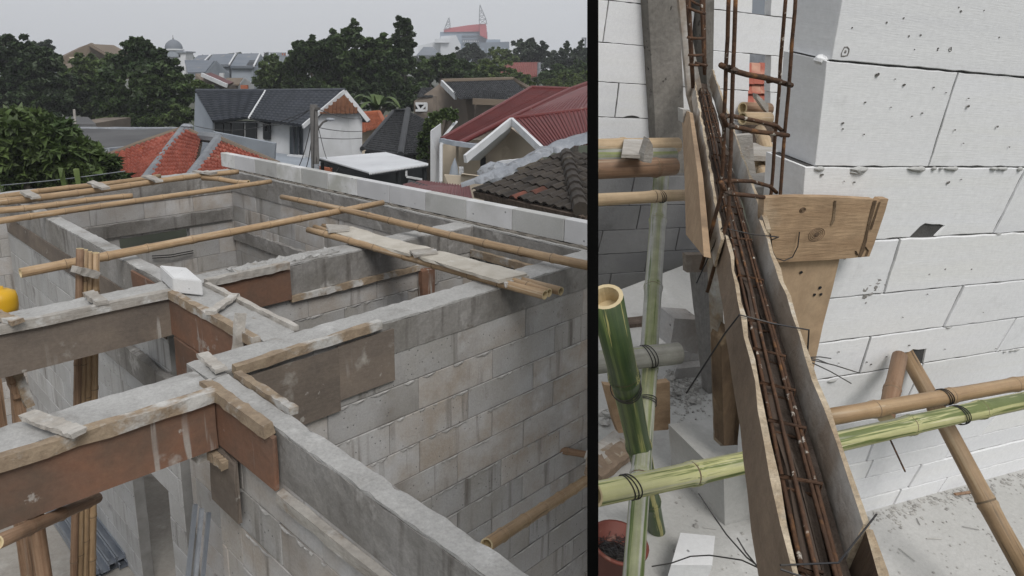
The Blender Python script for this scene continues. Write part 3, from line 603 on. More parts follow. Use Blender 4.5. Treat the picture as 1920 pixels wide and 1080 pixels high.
# floor slab, ending under the black board
e = [R.plane(1113, 520, 2, UF), R.plane(1113, 1110, 2, UF), R.plane(2150, 1110, 2, UF), np.array([4.2, 3.25, UF]), np.array([2.0, 3.6, UF])]
e = [R.plane(1119, 1120, 2, UF), R.plane(2000, 1120, 2, UF), np.array([4.0, .9, UF]), np.array([4.0, 3.3, UF]), np.array([0., 0, 0])]
k_ = R.plane(1119, 560, 2, UF); e[4] = k_
vf = prism(e, (0, 0, -.03)); o = add('floor', me_from(np.array(vf[0]), vf[1], FLOR), kind='structure'); o.matrix_world = R.mat((0, 0, 0))
VPX, VPY = 3975., 325.
def cy(y17, x): return VPY+(y17-VPY)*(VPX-x)/2275.
def quad_block(T, poly, y, th, m, inset=.0014, parent=None, name='block', prd=.002, jit=.0008):
    """a block cut to a many-sided outline in the wall plane y, th deep, with eased front edges and slightly ragged arrises"""
    P = []
    n0 = len(poly)
    for i in range(n0):                      # subdivide the outline and let it wander
        a, b = np.array(poly[i]), np.array(poly[(i+1) % n0]); n = max(1, int(np.linalg.norm(b-a)/.03))
        for k in range(n): P.append(a+(b-a)*k/n+(RNG.normal(0, jit, 2) if k else 0))
    P = np.array(P); n = len(P); area = sum(P[i][0]*P[(i+1) % n][1]-P[(i+1) % n][0]*P[i][1] for i in range(n))
    if area < 0: P = P[::-1]
    def off(dist):
        Q = []
        for i in range(n):
            a, b, c = P[i-1], P[i], P[(i+1) % n]; t = (b-a)/max(1e-9, np.linalg.norm(b-a))+(c-b)/max(1e-9, np.linalg.norm(c-b)); t = t/max(1e-9, np.linalg.norm(t))
            Q.append(b+np.array([-t[1], t[0]])*dist)
        return Q
    yy = y+random.uniform(-prd, prd); A_, B_ = off(inset), off(inset*.35)
    C_ = off(inset*.1)
    V = [(q[0], yy, q[1]) for q in off(inset+.0012)]+[(q[0], yy+.0006, q[1]) for q in A_]+[(q[0], yy+.005, q[1]) for q in B_]+[(q[0], yy+th, q[1]) for q in B_]
    Fc = [tuple(range(n))]+[(r*n+i, (r+1)*n+i, (r+1)*n+(i+1) % n, r*n+(i+1) % n) for r in range(3) for i in range(n)]+[tuple(3*n+i for i in range(n))[::-1]]
    return T.part(name, (V, Fc), m, parent=parent)
def px_wall(T, y, th, courses, m, gap=.0026, vpx=None):
    """courses: (top line, bottom line, [x, lean] of every joint and end, optional notch polygons); a line is its pixel height at x = 1700"""
    cores = []
    for (ya, yb, joints, *nt_) in courses:
        js = []
        for (x, lean) in joints:
            ym = (cy(ya, x)+cy(yb, x))/2
            f = lambda yl: (lambda xx: (xx, cy(yl, xx)))(x+lean*(cy(yl, x)-ym))
            js.append((f(ya), f(yb)))
        for i in range(len(js)-1):
            c = [cl(*js[i][0], y), cl(*js[i+1][0], y), cl(*js[i+1][1], y), cl(*js[i][1], y)]
            if joints[i+1][0] > 1950: c[1] = c[1]*[0, 1, 1]+[3.1, 0, 0]; c[2] = c[2]*[0, 1, 1]+[3.1, 0, 0]
            p = [np.array([q[0], q[2]]) for q in c]
            gv = gap*1.15
            p = [p[0]+[gv, -gap/2], p[1]+[-gv, -gap/2], p[2]+[-gv, gap/2], p[3]+[gv, gap/2]]
            poly = list(p)
            for (bi, notch) in (nt_[0] if nt_ else []):
                if bi == i:                  # notch bitten out of the lower edge, given as pixels from right to left
                    nq = [cl(a, b, y) for a, b in notch]; nq = [np.array([q[0], q[2]]) for q in nq]
                    ed = lambda q: p[3]+(p[2]-p[3])*(((q-p[3])@(p[2]-p[3]))/((p[2]-p[3])@(p[2]-p[3])))
                    poly = [p[0], p[1], p[2], ed(nq[0])]+nq[1:-1]+[ed(nq[-1]), p[3]]
            quad_block(T, poly, y, th, m)
        c = [cl(*js[0][0], y), cl(*js[-1][0], y), cl(*js[-1][1], y), cl(*js[0][1], y)]
        if joints[-1][0] > 1950: c[1] = c[1]*[0, 1, 1]+[3.09, 0, 0]; c[2] = c[2]*[0, 1, 1]+[3.09, 0, 0]
        c[0] = c[0]+[.012, 0, 0]; c[3] = c[3]+[.012, 0, 0]
        cores.append(prism([(q[0], y+.0052, q[2]) for q in c], (0, th-.012, 0)))
    return cores
# big white wall ----------------------------------------------------------------------
W1 = Thing('block_wall', 'big clean white block wall close up at the right edge', 'wall', R, (1.8, NW+.06, UF))
cs = [(-190, -60, [(1590, -.2), (2010, -.4)]),
      (-60, 126, [(1572, -.17), (2010, -.5)]),
      (126, 313.5, [(1537, -.11), (1770, -.316), (2030, -.45)]),
      (313.5, 447, [(1502, -.09), (1894, -.513), (2060, -.6)], [(0, [(1754, 441), (1760, 436), (1768, 428), (1772, 424), (1762, 422), (1748, 422), (1735, 420), (1727, 425), (1718, 434), (1708, 441)])]),
      (447, 546, [(1478, -.1), (1672, -.31), (2010, -.6)]),
      (546, 623, [(1470, -.1), (1788, -.518), (2060, -.7)]),
      (623, 687, [(1465, -.1), (1623, -.333), (1887, -.674), (2080, -.75)], [(1, [(1732, 680), (1734, 668), (1737, 655), (1722, 657), (1712, 656), (1706, 661), (1694, 662), (1692, 672), (1690, 688)])]),
      (687, 772, [(1450, -.1), (1712, -.5), (2080, -.8)]),
      (772, 848, [(1440, -.1), (1640, -.4), (1872, -.95), (2120, -.9)]),
      (848, 878, [(1450, -.1), (1630, -.5), (1780, -.6), (2100, -.9)]),
      (878, 915, [(1450, -.1), (1716, -.7), (1960, -.9), (2120, -.9)]),
      (915, 943, [(1450, -.1), (1605, -.42), (1682, -.6), (1766, -.8), (2130, -.9)])]
cores = px_wall(W1, NW, .115, cs, AACW)
W1.part('mortar', merge(*cores), MORTD)
# mortar squeezed out below the third course
sq = []
def squeeze(x0, x1, y17, n, big=1.0, drop=0):
    for _ in range(n):
        x = random.uniform(x0, x1); c = cl(x, cy(y17, x), NW); wd = random.uniform(.006, .022)*big; ht = random.uniform(.002, .0055)*big
        ring = [(c[0]+wd*math.cos(a)*random.uniform(.85, 1.1), NW-.001, c[2]-ht*.3+ht*(math.sin(a) if math.sin(a) > 0 else 1.4*math.sin(a))) for a in np.linspace(0, 2*math.pi, 11)[:-1]]
        mid = [(c[0]+(q[0]-c[0])*.6, NW-.005*big, c[2]-ht*.3+(q[2]-c[2]+ht*.3)*.6) for q in ring]; V = ring+mid+[(c[0], NW-.0065*big, c[2]-ht*.4)]
        sq.append((V, [(i, (i+1) % 10, (i+1) % 10+10, i+10) for i in range(10)]+[(i+10, (i+1) % 10+10, 20) for i in range(10)]))
squeeze(1745, 1915, 313.8, 9, 1.1); squeeze(1602, 1616, 315.5, 3, 1.7); squeeze(1608, 1612, 322, 2, 1.2); squeeze(1715, 1730, 314.5, 3, 1.4); squeeze(1524, 1540, 315, 2, 1.0)
squeeze(1765, 1785, 623.5, 2, .7); squeeze(1870, 1910, 688, 3, .8); squeeze(1560, 1566, 690, 1, .9); squeeze(1870, 1876, 447, 1, .8)
W1.part('squeezed_mortar', merge(*sq), AACG, 'stuff')
def lump(fr, c, r, m_axis=(1, 1, 1), n=8, jit=.25):
    V, Fc = [], []
    for i in range(n//2+1):
        for k in range(n):
            th_, a = math.pi*i/(n//2), 2*math.pi*k/n; q = 1+RNG.normal(0, jit)*.5
            V.append((c[0]+r*m_axis[0]*math.sin(th_)*math.cos(a)*q, c[1]+r*m_axis[1]*math.sin(th_)*math.sin(a)*q, c[2]+r*m_axis[2]*math.cos(th_)*q))
    for i in range(n//2):
        for k in range(n): a, b = i*n+k, i*n+(k+1) % n; Fc.append((a, a+n, b+n, b))
    return V, Fc
c = cl(1541, 112, NW+.02); W1.part('mortar_dab', lump(R, c, .013, (1.2, 1.2, .8), 10), AACW)
# chips and dark holes knocked into the faces: little craters with a broken rim
def crater(T, x, y, r, yp):
    c = cl(x, y, yp); n = 9; V = []
    rr = [random.uniform(.75, 1.25)*r for _ in range(n)]
    for q, dy in ((1.2, .0010), (1.0, .0002), (.75, .0030)):
        for k in range(n): a = 2*math.pi*k/n; V.append((c[0]+q*rr[k]*math.cos(a), yp-.0032+dy, c[2]+q*rr[k]*math.sin(a)*.8))
    V.append((c[0]+.2*r, yp-.0030, c[2])); Fc = [(j*n+k, j*n+(k+1) % n, (j+1)*n+(k+1) % n, (j+1)*n+k) for j in range(2) for k in range(n)]+[(2*n+k, 2*n+(k+1) % n, 3*n) for k in range(n)]
    return V, Fc
W1.part('chipped_hole', merge(crater(W1, 1583, 97, .010, NW), crater(W1, 1780, 92, .005, NW), crater(W1, 1814, 199, .004, NW), crater(W1, 1644, 140, .005, NW), crater(W1, 1777, 342, .004, NW), crater(W1, 1694, 159, .003, NW), crater(W1, 1869, 237, .003, NW), crater(W1, 1540, 327, .004, NW), crater(W1, 1800, 21, .003, NW), *[crater(W1, random.uniform(1570, 1915), random.choice([random.uniform(5, 118), random.uniform(140, 300), random.uniform(330, 425), random.uniform(470, 600), random.uniform(640, 690)]), random.uniform(.0012, .0028), NW) for _ in range(46)]), CONC, 'stuff')
sp_ = []
for _ in range(16):
    x, y = random.gauss(1635, 14), random.gauss(540, 9); sp_.append(lump(R, cl(x, y, NW-.0), random.uniform(.003, .008), (1.3, .35, .8), 8, .5))
W1.part('mortar_splash', merge(*sp_), CONC, 'stuff')
# rear walls --------------------------------------------------------------------------
NB = 3.05
W2 = Thing('block_wall', 'white rear block wall with two small openings behind the tall rusty bars', 'wall', R, (2.4, NB, UF))
def cyb(y, x): return y
c2 = [(-60, 38, [(1330, -.03), (1412, -.02)]), (-60, 38, [(1445, -.02), (1470, -.02), (1640, -.1)]),
      (38, 140, [(1330, -.03), (1508, -.05), (1640, -.1)])]
def lineb(px, py):                           # pixel height at x = 1700 of the course through a pixel
    return VPY+(py-VPY)*2275./(VPX-px)
a_ = [lineb(1430, -75), lineb(1430, 28), lineb(1430, 103), lineb(1430, 172), lineb(1430, 229), lineb(1430, 290), lineb(1430, 340), lineb(1430, 385)]
c2 = [(a_[0], a_[1], [(1328, -.04), (1413, -.04)]), (a_[0], a_[1], [(1446, -.04), (1640, -.1)]),
      (a_[1], a_[2], [(1326, -.04), (1509, -.05), (1640, -.1)]),
      (a_[2], a_[3], [(1324, -.04), (1406, -.03)]), (a_[2], a_[3], [(1444, -.04), (1640, -.1)]),
      (a_[3], a_[4], [(1320, -.04), (1403, -.03)]), (a_[3], a_[4], [(1443, -.04), (1640, -.1)]),
      (a_[4], a_[5], [(1316, -.04), (1402, -.03)]), (a_[4], a_[5], [(1441, -.04), (1500, -.05), (1640, -.1)]),
      (a_[5], a_[6], [(1310, -.04), (1400, -.03)]), (a_[5], a_[6], [(1438, -.04), (1640, -.1)])]
W2.part('mortar', merge(*px_wall(W2, NB, .045, c2, AACW)), MORTD)
W3 = Thing('block_wall', 'light grey rear block wall beside the dark concrete column, above the cane platform', 'wall', R, (1.2, NB+.02, UF))
b_ = [lineb(1170, y_) for y_ in (-75, 4, 83, 156, 221, 270, 318, 356)]
xl = 1119
c3 = [(b_[0], b_[1], [(xl, 0), (1300, -.1)]), (b_[1], b_[2], [(xl, 0), (1136, -.14), (1300, -.1)]), (b_[2], b_[3], [(xl, 0), (1290, -.1)]),
      (b_[3], b_[4], [(xl, 0), (1157, -.12), (1300, -.1)], [(1, [(1200, 222), (1196, 219), (1186, 217), (1176, 218), (1168, 221)])]), (b_[4], b_[5], [(xl, 0), (1300, -.1)]),
      (b_[5], b_[6], [(xl, 0), (1230, -.1), (1300, -.1)]), (b_[6], b_[7], [(xl, 0), (1190, -.1), (1310, -.1)])]
W3.part('mortar', merge(*px_wall(W3, NB+.02, .05, c3, AACW)), MORTD)
W4 = Thing('block_wall', 'block wall with shade painted into its grey, in the room below the cane platform', 'wall', R, (1.2, NB+.0, UF))
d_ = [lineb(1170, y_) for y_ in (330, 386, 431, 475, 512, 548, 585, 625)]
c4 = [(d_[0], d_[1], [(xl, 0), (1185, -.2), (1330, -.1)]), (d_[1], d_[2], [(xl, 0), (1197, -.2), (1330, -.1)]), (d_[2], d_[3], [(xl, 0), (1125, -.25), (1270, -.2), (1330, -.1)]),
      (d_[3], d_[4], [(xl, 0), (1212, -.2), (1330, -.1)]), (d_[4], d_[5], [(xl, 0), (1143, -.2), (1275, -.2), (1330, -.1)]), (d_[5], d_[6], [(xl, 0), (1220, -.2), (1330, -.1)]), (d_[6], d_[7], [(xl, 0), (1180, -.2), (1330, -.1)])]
W4.part('mortar', merge(*px_wall(W4, NB-.10, .05, c4, AAC_SHADE)), MORTD)
def pxprism(poly, y, th): return prism([cl(a, b, y) for a, b in poly], (0, th, 0))
def column(label, poly, y, th, m, name='concrete_column'):
    vf = pxprism(poly, y, th); b = bmesh.new(); vs = [b.verts.new(p) for p in vf[0]]; [b.faces.new([vs[i] for i in f]) for f in vf[1]]
    bmesh.ops.subdivide_edges(b, edges=b.edges[:], cuts=14, use_grid_fill=True)
    for q in b.verts: q.co += Vector(RNG.normal(0, .0006, 3))
    bmesh.ops.recalc_face_normals(b, faces=b.faces); V = [tuple(q.co) for q in b.verts]; b.verts.index_update(); Fc = [tuple(q.index for q in f.verts) for f in b.faces]; b.free()
    return single(name, label, 'column', R, (V, Fc), m)
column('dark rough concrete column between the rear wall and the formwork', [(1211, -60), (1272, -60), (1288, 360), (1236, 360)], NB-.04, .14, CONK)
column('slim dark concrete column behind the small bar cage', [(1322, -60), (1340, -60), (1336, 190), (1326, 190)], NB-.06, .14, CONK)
column('grey concrete post standing under the brown side board', [(1304, 505), (1336, 505), (1350, 760), (1331, 764)], 1.74, .035, CONC, 'concrete_post')
# things seen through the openings
single('brown_wall', 'bluish grey shed wall glimpsed through the upper opening', 'wall', R, pxprism([(1395, -30), (1470, -30), (1470, 60), (1395, 60)], 4.6, .1), PGRY)
rf = Thing('tile_roofing', 'small patch of red roof tiles seen through the rear wall opening', 'roof', R, cl(1425, 190, 4.2))
for r_ in range(4):
    for c_ in range(5):
        y0 = 118+18*r_; x0 = 1376+17*c_+(4 if r_ % 2 else 0)
        p = [cl(x0, y0, 4.2-.05*r_), cl(x0+18, y0+1, 4.2-.05*r_), cl(x0+18, y0+22, 4.1-.05*r_), cl(x0, y0+21, 4.1-.05*r_)]
        rf.part('tile', prism(p, (0, .02, .0)), CLAY)
single('sheet_roof', 'grey corrugated sheet above the red tiles in the opening', 'roof', R, pxprism([(1390, 95), (1460, 95), (1460, 124), (1390, 120)], 4.3, .05), CEMG)
# formwork trough -----------------------------------------------------------------------
ch = R.R.T @ ray(1267, -40); ch = nrm([ch[0], ch[1], 0])                       # direction of the trough
lp = R.plane(1383, 520, 2, UT); rp = R.plane(1460, 520, 2, UT)
def onl(p0, px, py): return R.vplane(px, py, p0, ch)
acr = np.array([ch[1], -ch[0], 0.])                                            # across, to the right
print('TROUGH', lp, rp, (rp-lp)@acr, lp@ch)
s_at = lambda px, py: float(R.plane(px, py, 2, UT)@ch)
wdt = float((rp-lp)@acr); lo_ = lp-ch*(lp@ch)                                   # foot of the left line
def tp(s, a, u): return lo_+ch*s+acr*a+np.array([0, 0, u-UT])                   # trough coordinates: along, across, height
FW = Thing('beam_formwork', 'long plywood trough for a beam with rusty bars inside, running away from the viewer', 'formwork', R, tp(1.0, wdt/2, UT-.3))
def side(s0, s1, a, h, th, m, bot=None, label=None, amp=.0022, dz0=0., dz1=0.):
    n = max(4, int((s1-s0)/.06)); V, Fc = [], []
    for i in range(n+1):
        s = s0+(s1-s0)*i/n; top = UT+dz0+(dz1-dz0)*i/n+RNG.normal(0, amp*.5); b = top-h
        for (da, uu) in ((0, top), (th, top+RNG.normal(0, .001)), (th, b), (0, b)): V.append(tuple(tp(s, a+da, uu)+acr*RNG.normal(0, .0012)))
    for i in range(n):
        for k in range(4): p, q = i*4+k, i*4+(k+1) % 4; Fc.append((p, q, q+4, p+4))
    Fc += [(3, 2, 1, 0), tuple(4*n+k for k in range(4))]
    T = FW.part('side_board', (V, Fc), m, None, label)
    T.data.materials.append(PLYE)
    for i in range(n): T.data.polygons[i*4].material_index = 1
    T.data.polygons[-1].material_index = 1; T.data.polygons[-2].material_index = 1
    return T
sA, sB, sC = s_at(1500, 1080), s_at(1365, 440), s_at(1312, 180)
th = .0065
lowpt = onl(lp, 1398, 780); hL = UT-lowpt[2]; lowpt2 = onl(lp, 1338, 470); print('heights', hL, UT-lowpt2[2], sA, sB, sC)
TD = hL*1.18
side(sA-.12, sB, -th, TD, th, PLYN); side(sB-.03, sC+1.2, -th-.010, TD*.85, th, PLYW, None, 'far left board, whitened with cement')
side(s_at(1611, 980), s_at(1422, 412), wdt, TD, th, PLYW); side(s_at(1432, 425)-.01, s_at(1322, 135), wdt+.009, TD, th, PLYW, None, 'far right board', dz1=.02)
side(s_at(1611, 980)-.2, s_at(1611, 980)+.004, wdt+.004, .10, .010, WOODR, None, 'splintered end board', dz0=-.012, dz1=-.008, amp=.006)
FW.part('bottom_board', rbar(tp(sA-.12, wdt/2, UT-TD+.006), tp(sC+.8, wdt/2, UT-TD+.006), wdt, .015, n=20), RUSTD_SHADE)  # coloured dark to paint the deep shade of the trough
for a in (.18, .42, .66, .88): FW.part('bottom_slat', rbar(tp(sA-.12, wdt*a, UT-TD+.018+random.uniform(-.004, .004)), tp(sC+.5, wdt*a, UT-TD+.02), wdt*.17, .010, n=20), PALET if a > .5 else RUSTD_SHADE)  # slats coloured dark as well, shade painted in
single('plywood_brace', 'brown slanted plywood strip fixed outside the far left formwork board', 'plywood', R, prism([onl(lp-acr*.035, a, b) for a, b in ((1283, 205), (1299, 212), (1318, 330), (1333, 484), (1296, 442), (1291, 330))], -acr*.012), PLYT)
single('timber_block', 'short brown board below the slanted plywood strip', 'timber', R, prism([cl(a, b, 1.62) for a, b in ((1287, 478), (1334, 477), (1335, 510), (1288, 511))], (0, .02, 0)), PLYG)
single('timber_block', 'small pale wedge high on the outside of the formwork', 'timber', R, prism([cl(a, b, 2.2) for a, b in ((1280, 205), (1293, 206), (1292, 232), (1281, 230))], (0, .03, 0)), BATT)
single('timber_stud', 'rotten edged upright stud against the left formwork board', 'timber', R, prism([cl(a, b, 1.22) for a, b in ((1352, 640), (1362, 610), (1386, 700), (1387, 834), (1358, 836))], (0, .04, 0)), WOODR)
single('floor_stick', 'thin brown stick lying on the floor below the white wall', 'stick', R, tube([R.plane(1790, 927, 2, UF+.006), R.plane(1826, 922, 2, UF+.006)], .005, 6), BAMD)
single('timber_stud', 'thin upright stud left of the rotten one', 'timber', R, prism([cl(a, b, 1.24) for a, b in ((1338, 440), (1348, 440), (1362, 700), (1359, 836), (1351, 836), (1345, 600))], (0, .03, 0)), BATT)
single('timber_stud', 'narrow dark stud right of the rotten one', 'timber', R, prism([cl(a, b, 1.20) for a, b in ((1388, 690), (1399, 760), (1404, 835), (1390, 833))], (0, .03, 0)), WOODR)
single('column_shutter', 'narrow whitened board rising at the far end of the formwork', 'plywood', R, pxprism([(1267, -60), (1286, -60), (1296, 60), (1318, 175), (1311, 260), (1290, 180)], 2.62, .015), PLYW)
# bars inside the trough
CG = Thing('rebar_cage', 'rusty bar cage lying in the plywood trough', 'reinforcement', R, tp(1.0, wdt/2, UT-.16))
for a, u, r_ in ((.27, -.030, .0025), (.73, -.028, .0025), (.22, -TD+.03, .0024), (.78, -TD+.03, .0028), (.5, -TD+.03, .0024), (.36, -TD+.045, .0022), (.64, -TD+.04, .0022)):
    n = 12; CG.part('long_bar', tube([tp(s, wdt*a+RNG.normal(0, .0012), UT+u+RNG.normal(0, .0012)) for s in np.linspace(sA-.12, sC+.45, n)], r_, 7), RUST if u > -.031 else RUSTD_SHADE, smooth=True)  # lower bars get the dark copy, painted as if in shade
for py in (166, 190, 216, 243, 275, 318, 368, 425, 495, 575, 630, 692, 760, 862, 1045):
    px = 1268+(py+40)*.272; s = s_at(px, py); sk = RNG.normal(0, .004)
    q = [tp(s+sk+.004, wdt*.5, UT-.027), tp(s+sk, wdt*.2, UT-.026), tp(s-sk, wdt*.80, UT-.024), tp(s-sk, wdt*.82, UT-TD+.026), tp(s+sk, wdt*.18, UT-TD+.026), tp(s+sk, wdt*.18, UT-.029)]
    CG.part('stirrup', tube(q, .0021, 6), RUST, smooth=True)
# tall column bars
UB = Thing('column_bars', 'four tall rusty bars with tied cross rods rising from the formwork', 'reinforcement', R, cl(1400, 370, 1.0))
for (xa, xb, yb, n_) in ((1367, 1353, 362, .985), (1380, 1366, 405, .955), (1475, 1446, 362, 1.09), (1493, 1463, 366, 1.06)):
    pts = [cl(xa+(xb-xa)*t+(0 if t in (0, 1) else RNG.normal(0, .5)), -25+(yb+25)*t, n_) for t in np.linspace(0, 1, 9)]
    pts.append(pts[-1]+np.array([0, 0, -.16])); UB.part('upright_bar', tube(pts, .0035, 8), RUST, smooth=True)
def rod(pxs, n0, n1, r=.0045, m=RUST, name='cross_rod'):
    k = len(pxs); return UB.part(name, tube([cl(a, b, n0+(n1-n0)*i/(k-1)) for i, (a, b) in enumerate(pxs)], r, 7), m, smooth=True)
rod([(1352, 122), (1370, 131), (1402, 140), (1440, 147), (1484, 160)], .965, 1.05, .0052)
rod([(1440, 152), (1455, 150), (1470, 156), (1481, 158)], 1.06, 1.07, .0050)
rod([(1353, 217), (1375, 218), (1420, 227), (1456, 236), (1467, 246)], .97, 1.07, .0042)
rod([(1354, 216), (1361, 234), (1378, 238), (1420, 247), (1478, 254)], .955, 1.03, .0046)
rod([(1350, 342), (1372, 339), (1410, 340), (1443, 349), (1456, 361)], .97, 1.07, .0040)
rod([(1352, 342), (1357, 356), (1368, 363), (1400, 366), (1432, 370)], .955, 1.0, .0044)
for (x, y, n_) in ((1366, 127, .97), (1378, 132, .945), (1462, 152, 1.07), (1478, 158, 1.04), (1360, 219, .97), (1372, 237, .94), (1452, 236, 1.08), (1467, 252, 1.05), (1357, 345, .97), (1368, 362, .94)):
    c = cl(x, y, n_-.006); UB.part('wire_knot', lump(R, c, .0065, (1, .8, .8), 8, .5), RUSTD_SHADE)
SB = Thing('small_bar_cage', 'small rusty bar cage with rungs standing by the rear column', 'reinforcement', R, cl(1305, 170, 2.5))
for (xa, xb, yb, n_) in ((1287, 1299, 165, 2.5), (1291, 1300, 160, 2.42), (1314, 1321, 140, 2.5), (1319, 1322, 130, 2.58)):
    SB.part('upright_bar', tube([cl(xa+(xb-xa)*t, -25+(yb+25)*t, n_) for t in np.linspace(0, 1, 5)], .0072, 6), RUST, smooth=True)
for (a, b) in (((1288, 14), (1322, 26)), ((1294, 0), (1312, 10)), ((1288, 70), (1322, 72)), ((1290, 103), (1318, 103)), ((1291, 121), (1325, 122)), ((1303, 117), (1325, 123))):
    SB.part('rung', tube([cl(*a, 2.42), cl((a[0]+b[0])/2, (a[1]+b[1])/2+1, 2.4), cl(*b, 2.46)], .0055, 6), RUST, smooth=True)
# plywood at the wall foot
pl = Thing('plywood_sheet', 'wide knotty plywood board with a torn right edge, screwed on the wall end', 'plywood', R, cl(1545, 488, NW-.05))
o = pl.part('sheet', pxprism([(1433, 371), (1500, 369), (1560, 370), (1640, 374), (1648, 377), (1652, 373), (1666, 373), (1660, 395), (1650, 425), (1640, 455), (1630, 481), (1615, 482), (1595, 484), (1560, 487), (1500, 490), (1459, 492), (1443, 455), (1431, 410)], NW-.06, .016), PLYT)
def strip(pxs, w0, m=WOODR, name='torn_veneer'):
    V, Fc = [], []
    for (x, y) in pxs:
        c = cl(x, y, NW-.0615); ww = w0*random.uniform(.7, 1.3)
        V += [(c[0]-ww/2, c[1], c[2]), (c[0], c[1]-.0022, c[2]), (c[0]+ww/2, c[1], c[2])]
    for i in range(len(pxs)-1): a = i*3; Fc += [(a, a+1, a+4, a+3), (a+1, a+2, a+5, a+4)]
    return V, Fc
pl.part('torn_veneer', merge(strip([(1641, 376), (1636, 395), (1632, 410), (1627, 430), (1623, 450), (1617, 470), (1612, 482)], .011), strip([(1650, 378), (1644, 396), (1638, 415), (1633, 430)], .006), strip([(1566, 376), (1565, 395), (1563, 412), (1559, 421)], .009), strip([(1622, 462), (1628, 470), (1624, 480)], .007), strip([(1604, 470), (1608, 478)], .006)), WOODR, 'stuff')
kn = []
for (x, y, r_) in ((1531, 440, .016), (1505, 394, .006)):
    c = cl(x, y, NW-.0605)
    for q in np.linspace(.35, 1, 4): kn.append(tube([(c[0]+r_*q*1.5*math.cos(a), c[1], c[2]+r_*q*math.sin(a)) for a in np.linspace(0, 2*math.pi, 17)], .0006, 4, False))
    kn.append(lump(R, c, r_*.3, (1.4, .2, 1), 8, .1))
pl.part('knot', merge(*kn), WOODR, 'stuff')
pl2 = Thing('plywood_sheet', 'tall tan plywood board with nail holes, tapering down below the knotty one', 'plywood', R, cl(1530, 690, NW-.05))
pl2.part('sheet', pxprism([(1452, 486), (1574, 486), (1560, 545), (1543, 610), (1524, 700), (1500, 700), (1478, 580)], NW-.042, .016), PLYP)
pl2.part('nail_hole', merge(*[crater(None, x, y, .004, NW-.042) for x, y in ((1536, 539), (1538, 551), (1501, 510), (1526, 552), (1519, 690))]), DARK, 'stuff')
# bamboo of the right site ------------------------------------------------------------------
G3 = 'bamboo scaffold canes at the right site'
def rb(a, b, na, nb, r0, r1, lab, m, bow=.004, name='bamboo_pole', solid=False, node=.3, cut=BAMC): return bamboo(name, lab, R, cl(*a, na), cl(*b, nb), r0, r1, m, G3, bow, node, solid, 18, cut=cut)
g1 = rb((1116, 927), (1945, 746), .80, .86, .0215, .0215, 'big yellow green scraped cane running level across the bottom of the frame', BAMG, node=.33)
tp1 = rb((1548, 783), (1945, 714), .93, .93, .0200, .0185, 'tan cane lying behind the big green one at right', BAMT)
dg = rb((1697, 660), (1940, 1105), 1.10, .62, .0200, .0235, 'split tan cane slanting down from the wall hole to the bottom right', BAMS, node=.24)
rb((1661, 785), (1687, 668), .92, 1.06, .019, .019, 'short dark cane stub leaning at the wall hole', BAMD, solid=True)
vg = rb((1186, 1100), (1240, 328), .86, 2.2, .0225, .0300, 'long grey green cane slanting from the bottom up to the platform', BAMV, node=.42)
kd = rb((1136, 556), (1243, 1046), 1.08, 1.22, .0355, .0225, 'thick dark green cane post with pale sawn top at the black board', BAMK, node=.26)
cx_ = rb((1112, 680), (1272, 662), 1.35, 1.32, .031, .030, 'stubby grey cane tied across the upright ones at left', BAMY, solid=False)
rb((1112, 318), (1264, 312), 2.05, 2.05, .035, .033, 'thick brown cane at the front of the platform', BAMD)
rb((1112, 296), (1262, 292), 2.25, 2.25, .034, .033, 'grey middle cane of the platform', BAMY)
rb((1112, 276), (1270, 272), 2.42, 2.42, .034, .033, 'rear pale cane of the platform', BAMP)
pc = rb((1112, 375), (1287, 366), 1.80, 1.80, .0205, .0190, 'thin pale cane below the platform', BAMP)
for (nm, po, p, px, py, n_, r_) in (('wire_tie', g1, (1, 0, -.2), 1185, 910, .80, .023), ('wire_tie', g1, (1, -.1, .2), 1796, 772, .85, .0235), ('wire_tie', tp1, (1, 0, .2), 1772, 740, .93, .0215), ('wire_tie', cx_, (1, 0, .05), 1216, 668, 1.33, .032), ('wire_tie', pc, (1, 0, .05), 1238, 371, 1.80, .021), ('wire_tie', kd, (.2, 0, -1), 1172, 717, 1.13, .035), ('wire_tie', vg, (-.05, .5, .8), 1210, 710, 1.26, .029)):
    dd = np.array(R.R.T @ (np.array(po.matrix_world.to_3x3() @ Vector((0, 0, 1)))))
    c0 = np.array(R.R.T @ (np.array(po.matrix_world.translation)-CAM)); c = c0+dd*((cl(px, py, n_)-c0)@dd)
    tie(nm, R, po, c, dd, r_, turns=3, skew=.35, wr=.0012)
single('plank', 'small grey board lying on the platform canes', 'plank', R, hexa([tuple(cl(a, b, n_)+np.array([0, 0, dz])) for dz in (-.012, 0) for a, b, n_ in ((1166, 289, 1.98), (1207, 291, 1.98), (1209, 261, 2.4), (1170, 261, 2.4))]), BATG)
single('timber_wedge', 'pointed grey wood sliver hanging over the platform canes', 'timber', R, pxprism([(1217, 260), (1224, 272), (1225, 290), (1221, 306), (1206, 304), (1208, 288), (1212, 276)], 1.96, .03), BATG)
single('wooden_stub', 'dark upright stub under the grey platform board', 'timber', R, pxprism([(1172, 290), (1187, 290), (1187, 305), (1173, 305)], 2.15, .03), BATT)
